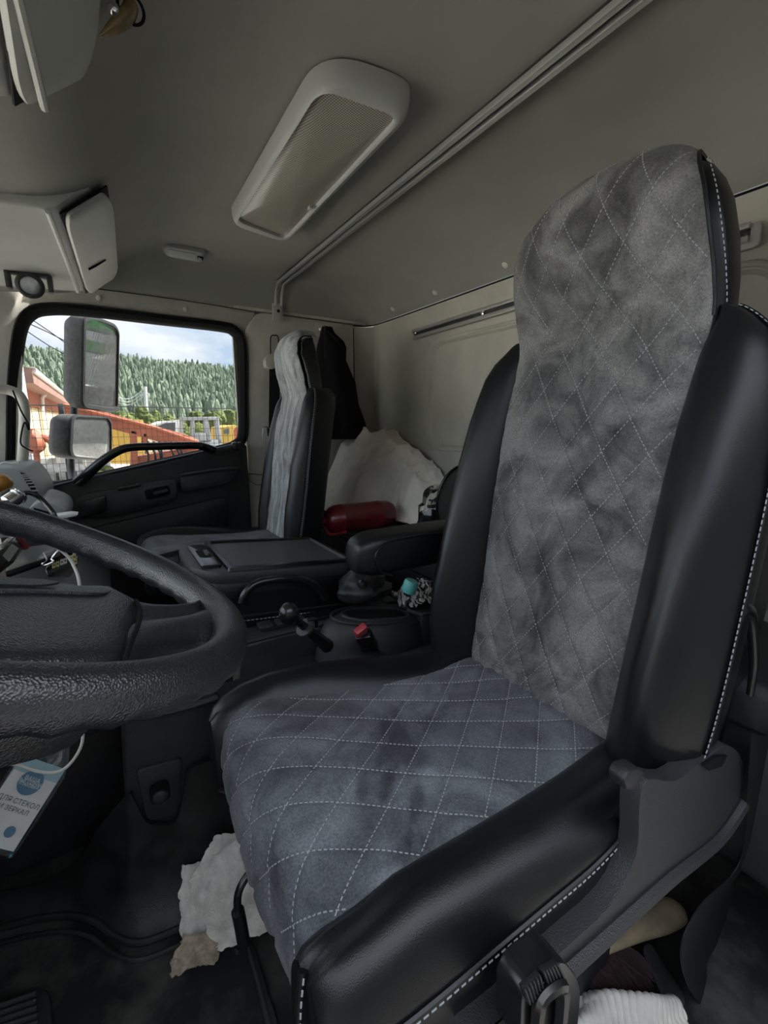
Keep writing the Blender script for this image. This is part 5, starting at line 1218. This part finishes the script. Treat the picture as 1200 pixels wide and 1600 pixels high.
vehicle([(166, 664), (184, 661), (196, 656), (224, 656), (226, 690), (226, 725), (166, 725)], 13, 2, yv, 'yellow_loader', 'yellow loader half hidden behind the crane boom', [[(200, 660), (212, 660), (212, 668), (200, 668)]], 'loader')
vehicle([(240, 664), (256, 658), (283, 656), (284, 720), (240, 720)], 15, 2, mat('pale grey lorry paint', (.55, .56, .56), .5), 'grey_lorry', 'pale grey lorry cab beyond the crane boom', [[(244, 667), (258, 661), (274, 660), (274, 674), (248, 676)]])
cb_ = thing('stripped_cab', P(312, 720, Y=14), 'bare grey lorry cab without windows beyond the boom', 'cab')
for px_ in ([(282, 655), (287, 655), (287, 696), (282, 696)], [(299, 654), (304, 654), (304, 694), (299, 694)], [(318, 653), (325, 653), (331, 690), (323, 692)], [(336, 654), (341, 654), (347, 692), (341, 694)], [(282, 652), (341, 651), (342, 656), (282, 657)], [(284, 690), (346, 686), (348, 720), (284, 722)], [(304, 676), (324, 676), (326, 692), (304, 692)]):
    obj('cab_frame', prism([P(u, v, Y=14) for u, v in px_], (0, .25, 0), .01), gv, cb_)
for px_ in ([(299, 654), (303, 654), (303, 694), (299, 694)], [(338, 654), (342, 654), (347, 692), (343, 694)]): obj('cab_frame', prism([P(u, v, Y=15.4) for u, v in px_], (0, .2, 0), .01), gv, cb_)
vehicle([(346, 668), (366, 664), (376, 668), (376, 715), (346, 715)], 18, 2, yv, 'yellow_digger', 'yellow digger at the right edge of the window', [[(350, 671), (358, 670), (358, 678), (350, 678)]], 'digger')
tl = thing('orange_tail_board', P(372, 690, Y=12), 'orange striped board at the window corner', 'board')
obj('board', prism([P(u, v, Y=12) for u, v in [(366, 672), (374, 664), (376, 684), (368, 690)]], (0, .1, 0)), orm, tl)
# stacked tyres right behind the fence
tym = mat('grey worn tyre rubber', (.09, .09, .09), .85, var=(9, .3))
def tyre(c, r, wd, label):
    t_ = thing('tyre', c, label, 'tyre', 'tyres behind the fence')
    obj('carcass', lathe([(r*.55, -wd*.5), (r*.9, -wd*.55), (r*.97, -wd*.4), (r, 0), (r*.97, wd*.4), (r*.9, wd*.55), (r*.55, wd*.5)], V(c)+V((0, 0, wd*.55)), (0, 0, 1), 40), tym, t_)
    lug = []
    for i in range(34):
        for j_, h in enumerate((-.36, -.12, .12, .36)):
            a = 2*math.pi*(i+.5*(j_ % 2))/34; R3 = Matrix.Rotation(a, 3, 'Z')
            lug.append(box(V(c)+V((0, 0, wd*.55))+R3 @ V((r*1.0, 0, h*wd)), (.05, r*.13, wd*.19), 0, R3))
    obj('tread', join(*lug), tym, t_, kind='stuff', smooth=False)
for k, (x, y, z) in enumerate([(-.75, 7.0, GZ), (-.72, 7.03, GZ+.51), (-.76, 7.0, GZ+1.02)]):
    tyre((x, y, z), .56, .46, ['lowest tyre', 'middle tyre', 'top tyre'][k % 3]+(' of the stack behind the wire fence'))
# utility pole and wires
up_ = thing('utility_pole', P(226, 700, Y=42), 'pale concrete utility pole with sagging wires', 'pole')
pm = mat('pale concrete pole', (.66, .66, .66), .9)
obj('post', tube([P(230, 700, Y=42), P(227, 604, Y=42)], [.20, .13], 8, smooth=0), pm, up_)
obj('brace', tube([P(233, 700, Y=42), P(228, 612, Y=42)], .10, 6, smooth=0), pm, up_)
obj('crossarm', tube([P(221, 618, Y=42), P(231, 616, Y=42)], .08, 6, smooth=0), pm, up_)
for k in range(3): obj('wire', tube([P(226, 606+6*k, Y=42), P(205, 622+5*k, Y=42), P(180, 620+4*k, Y=42), P(100, 600, Y=44)], .03, 5), pm, up_)
ow_ = thing('overhead_wires', P(75, 520, Y=20), 'dark overhead wires crossing the sky at the left', 'wire')
for a, b in (((48, 498), (108, 540)), ((44, 505), (108, 536)), ((40, 516), (76, 540))): obj('wire', tube([P(18, 505+(a[1]-505)*.3, Y=9.8), P(*a, Y=9.85), P(*b, Y=10.2), P(b[0]+60, b[1]+32, Y=11)], .008, 5, smooth=2), 'gap', ow_)

obj('post', tube([P(18, 505, Y=9.8), V((P(18, 505, Y=9.8).x, 9.8, GZ))], [.06, .08], 8, smooth=0), pm, ow_)
# shrubs behind the vehicles and the wooded hill: foliage nobody could count
def blob(c, r, seed, n=7, m=5, cone=0):
    c = V(c); vs, fs = ell((0, 0, 0), (1, 1, 1), n, m); out = []
    for p in vs:
        q = V(p); k = .78+.5*noise.noise(q*1.7+V((seed*3.1, seed, 0)))
        tp = 1-cone*.45*(q.z+1)
        out.append(tuple(c+V((q.x*r[0]*k*tp, q.y*r[1]*k*tp, q.z*r[2]*(.9+.2*k)))))
    return out, fs
def leafmat(name, a, b, sc, bsc):
    m_ = mat(name, a, .95, col2=b, var=(sc, .2), ramp=(.38, .62), spec=.1)
    t_ = m_.node_tree; b_ = t_.nodes['Principled BSDF']; tcn = t_.nodes.new('ShaderNodeTexCoord'); n = t_.nodes.new('ShaderNodeTexNoise'); n.inputs['Scale'].default_value = bsc; n.inputs['Detail'].default_value = 5
    bp = t_.nodes.new('ShaderNodeBump'); bp.inputs['Distance'].default_value = .6; bp.inputs['Strength'].default_value = 1.0
    t_.links.new(tcn.outputs['Object'], n.inputs['Vector']); t_.links.new(n.outputs['Fac'], bp.inputs['Height']); t_.links.new(bp.outputs[0], b_.inputs['Normal']); return m_
random.seed(21); sh = []
for k in range(420):
    y = random.uniform(30, 46); x = random.uniform(-.14, .34)*y; h = random.uniform(.5, 1.05)
    sh.append(blob((x, y, GZ+h*.8+random.uniform(0, 1.5)*(1 if random.random() < .6 else 0)), (h*.8, h*.8, h), k))
obj('shrubs', join(*sh), leafmat('bright shrub leaves', (.10, .14, .04), (.26, .30, .12), .9, 5), None, 'bright green shrubs below the wooded hill', 'shrubs', kind='stuff', recalc=False)
random.seed(8); sh = []
for k in range(60):
    y = random.uniform(7.8, 9.2); x = random.uniform(-1.1, .4); h = random.uniform(.12, .26)
    sh.append(blob((x, y, GZ+.9+random.uniform(-.2, .2)), (h, h, h), k))
obj('weeds', join(*sh), leafmat('weed leaves', (.12, .17, .05), (.30, .36, .15), 5, 20), None, 'pale green weeds growing behind the wire fence', 'weeds', kind='stuff', recalc=False)
def hillz(x, y):
    r = np.interp(y, [180, 300, 420, 560, 640, 760], [GZ, 9, 32, 63, 70, 66])
    return r*(1.0-.0006*(x-20)+.02*fbm(x*.02, y*.01, 2))-(.05*max(0, x-120))*.6
struct('hill', grid(lambda u, v: (lambda x, y: V((x, y, hillz(x, y))))(-220+640*u, 180+580*v), 40, 40), mat('hill undergrowth', (.10, .14, .09), 1.0), label='hillside under the forest')
sh = []; k = 0
y = 190.0
while y < 640:
    stp = 3.9+.005*y; x = -.16*y-12
    while x < .36*y+12:
        k += 1; xx, yy = x+random.uniform(-2, 2), y+random.uniform(-2, 2); h = random.uniform(2.8, 5.4); z = hillz(xx, yy)
        cn = random.random() < .55
        sh.append(blob((xx, yy, z+h), (random.uniform(1.7, 2.6), 2.2, h), k, 6, 5, 1 if cn else .25))
        x += stp
    y += stp*1.05
obj('forest', join(*sh), leafmat('hazy forest leaves', (.11, .14, .105), (.27, .32, .235), .10, .9), None, 'dense mixed forest covering the hill beyond the yard', 'forest', kind='stuff', recalc=False)

# what the mirrors look back on: striped hall, small white house, light road
hl = thing('striped_hall', (26, 9, GZ), 'green and white banded hall seen in the door mirror', 'building')
gw = mat('green cladding', (.15, .42, .16), .7, var=(.6, .1)); ww = mat('white cladding', (.80, .82, .80), .7)
for k, (z0, z1, m_) in enumerate(((GZ, .25, ww), (.25, .35, dg), (.35, 1.0, gw), (1.0, 1.55, ww), (1.55, 1.68, dg), (1.68, 5.5, gw))): obj('wall_band', box((32, 11, (z0+z1)/2), (.4, 30, z1-z0)), m_, hl)
hw_ = thing('white_house', (21, 9.2, GZ), 'small white house with blue windows seen in the door mirror', 'building')
obj('wall', box((22, 9.0, -1.0), (3, 2.6, 2.1)), ww, hw_)
obj('roof', prism([V((20.3, 7.5, .05)), V((20.3, 9.0, .75)), V((20.3, 10.5, .05))], (3.6, 0, 0)), cm, hw_)
for yy in (8.1, 8.7, 9.3):
    for zz in (-.5, -1.3): obj('window', box((20.47, yy, zz), (.06, .34, .42)), mat('blue window', (.12, .2, .3), .2), hw_)
vn = thing('dark_van', (17, 6.3, GZ), 'dark van parked behind, seen in the door mirror', 'van')
obj('body', box((18, 6.2, GZ+.75), (3.6, 1.3, 1.0), .15), mat('dark teal van paint', (.05, .09, .09), .3), vn)
obj('windscreen', box((16.25, 6.2, GZ+1.0), (.1, 1.05, .4), .02), dg, vn)
for yy in (5.7, 6.7): obj('wheel', lathe([(.1, -.1), (.32, -.1), (.34, 0), (.32, .1), (.1, .1)], (16.9, yy, GZ+.34), (0, 1, 0), 16), 'gap', vn)
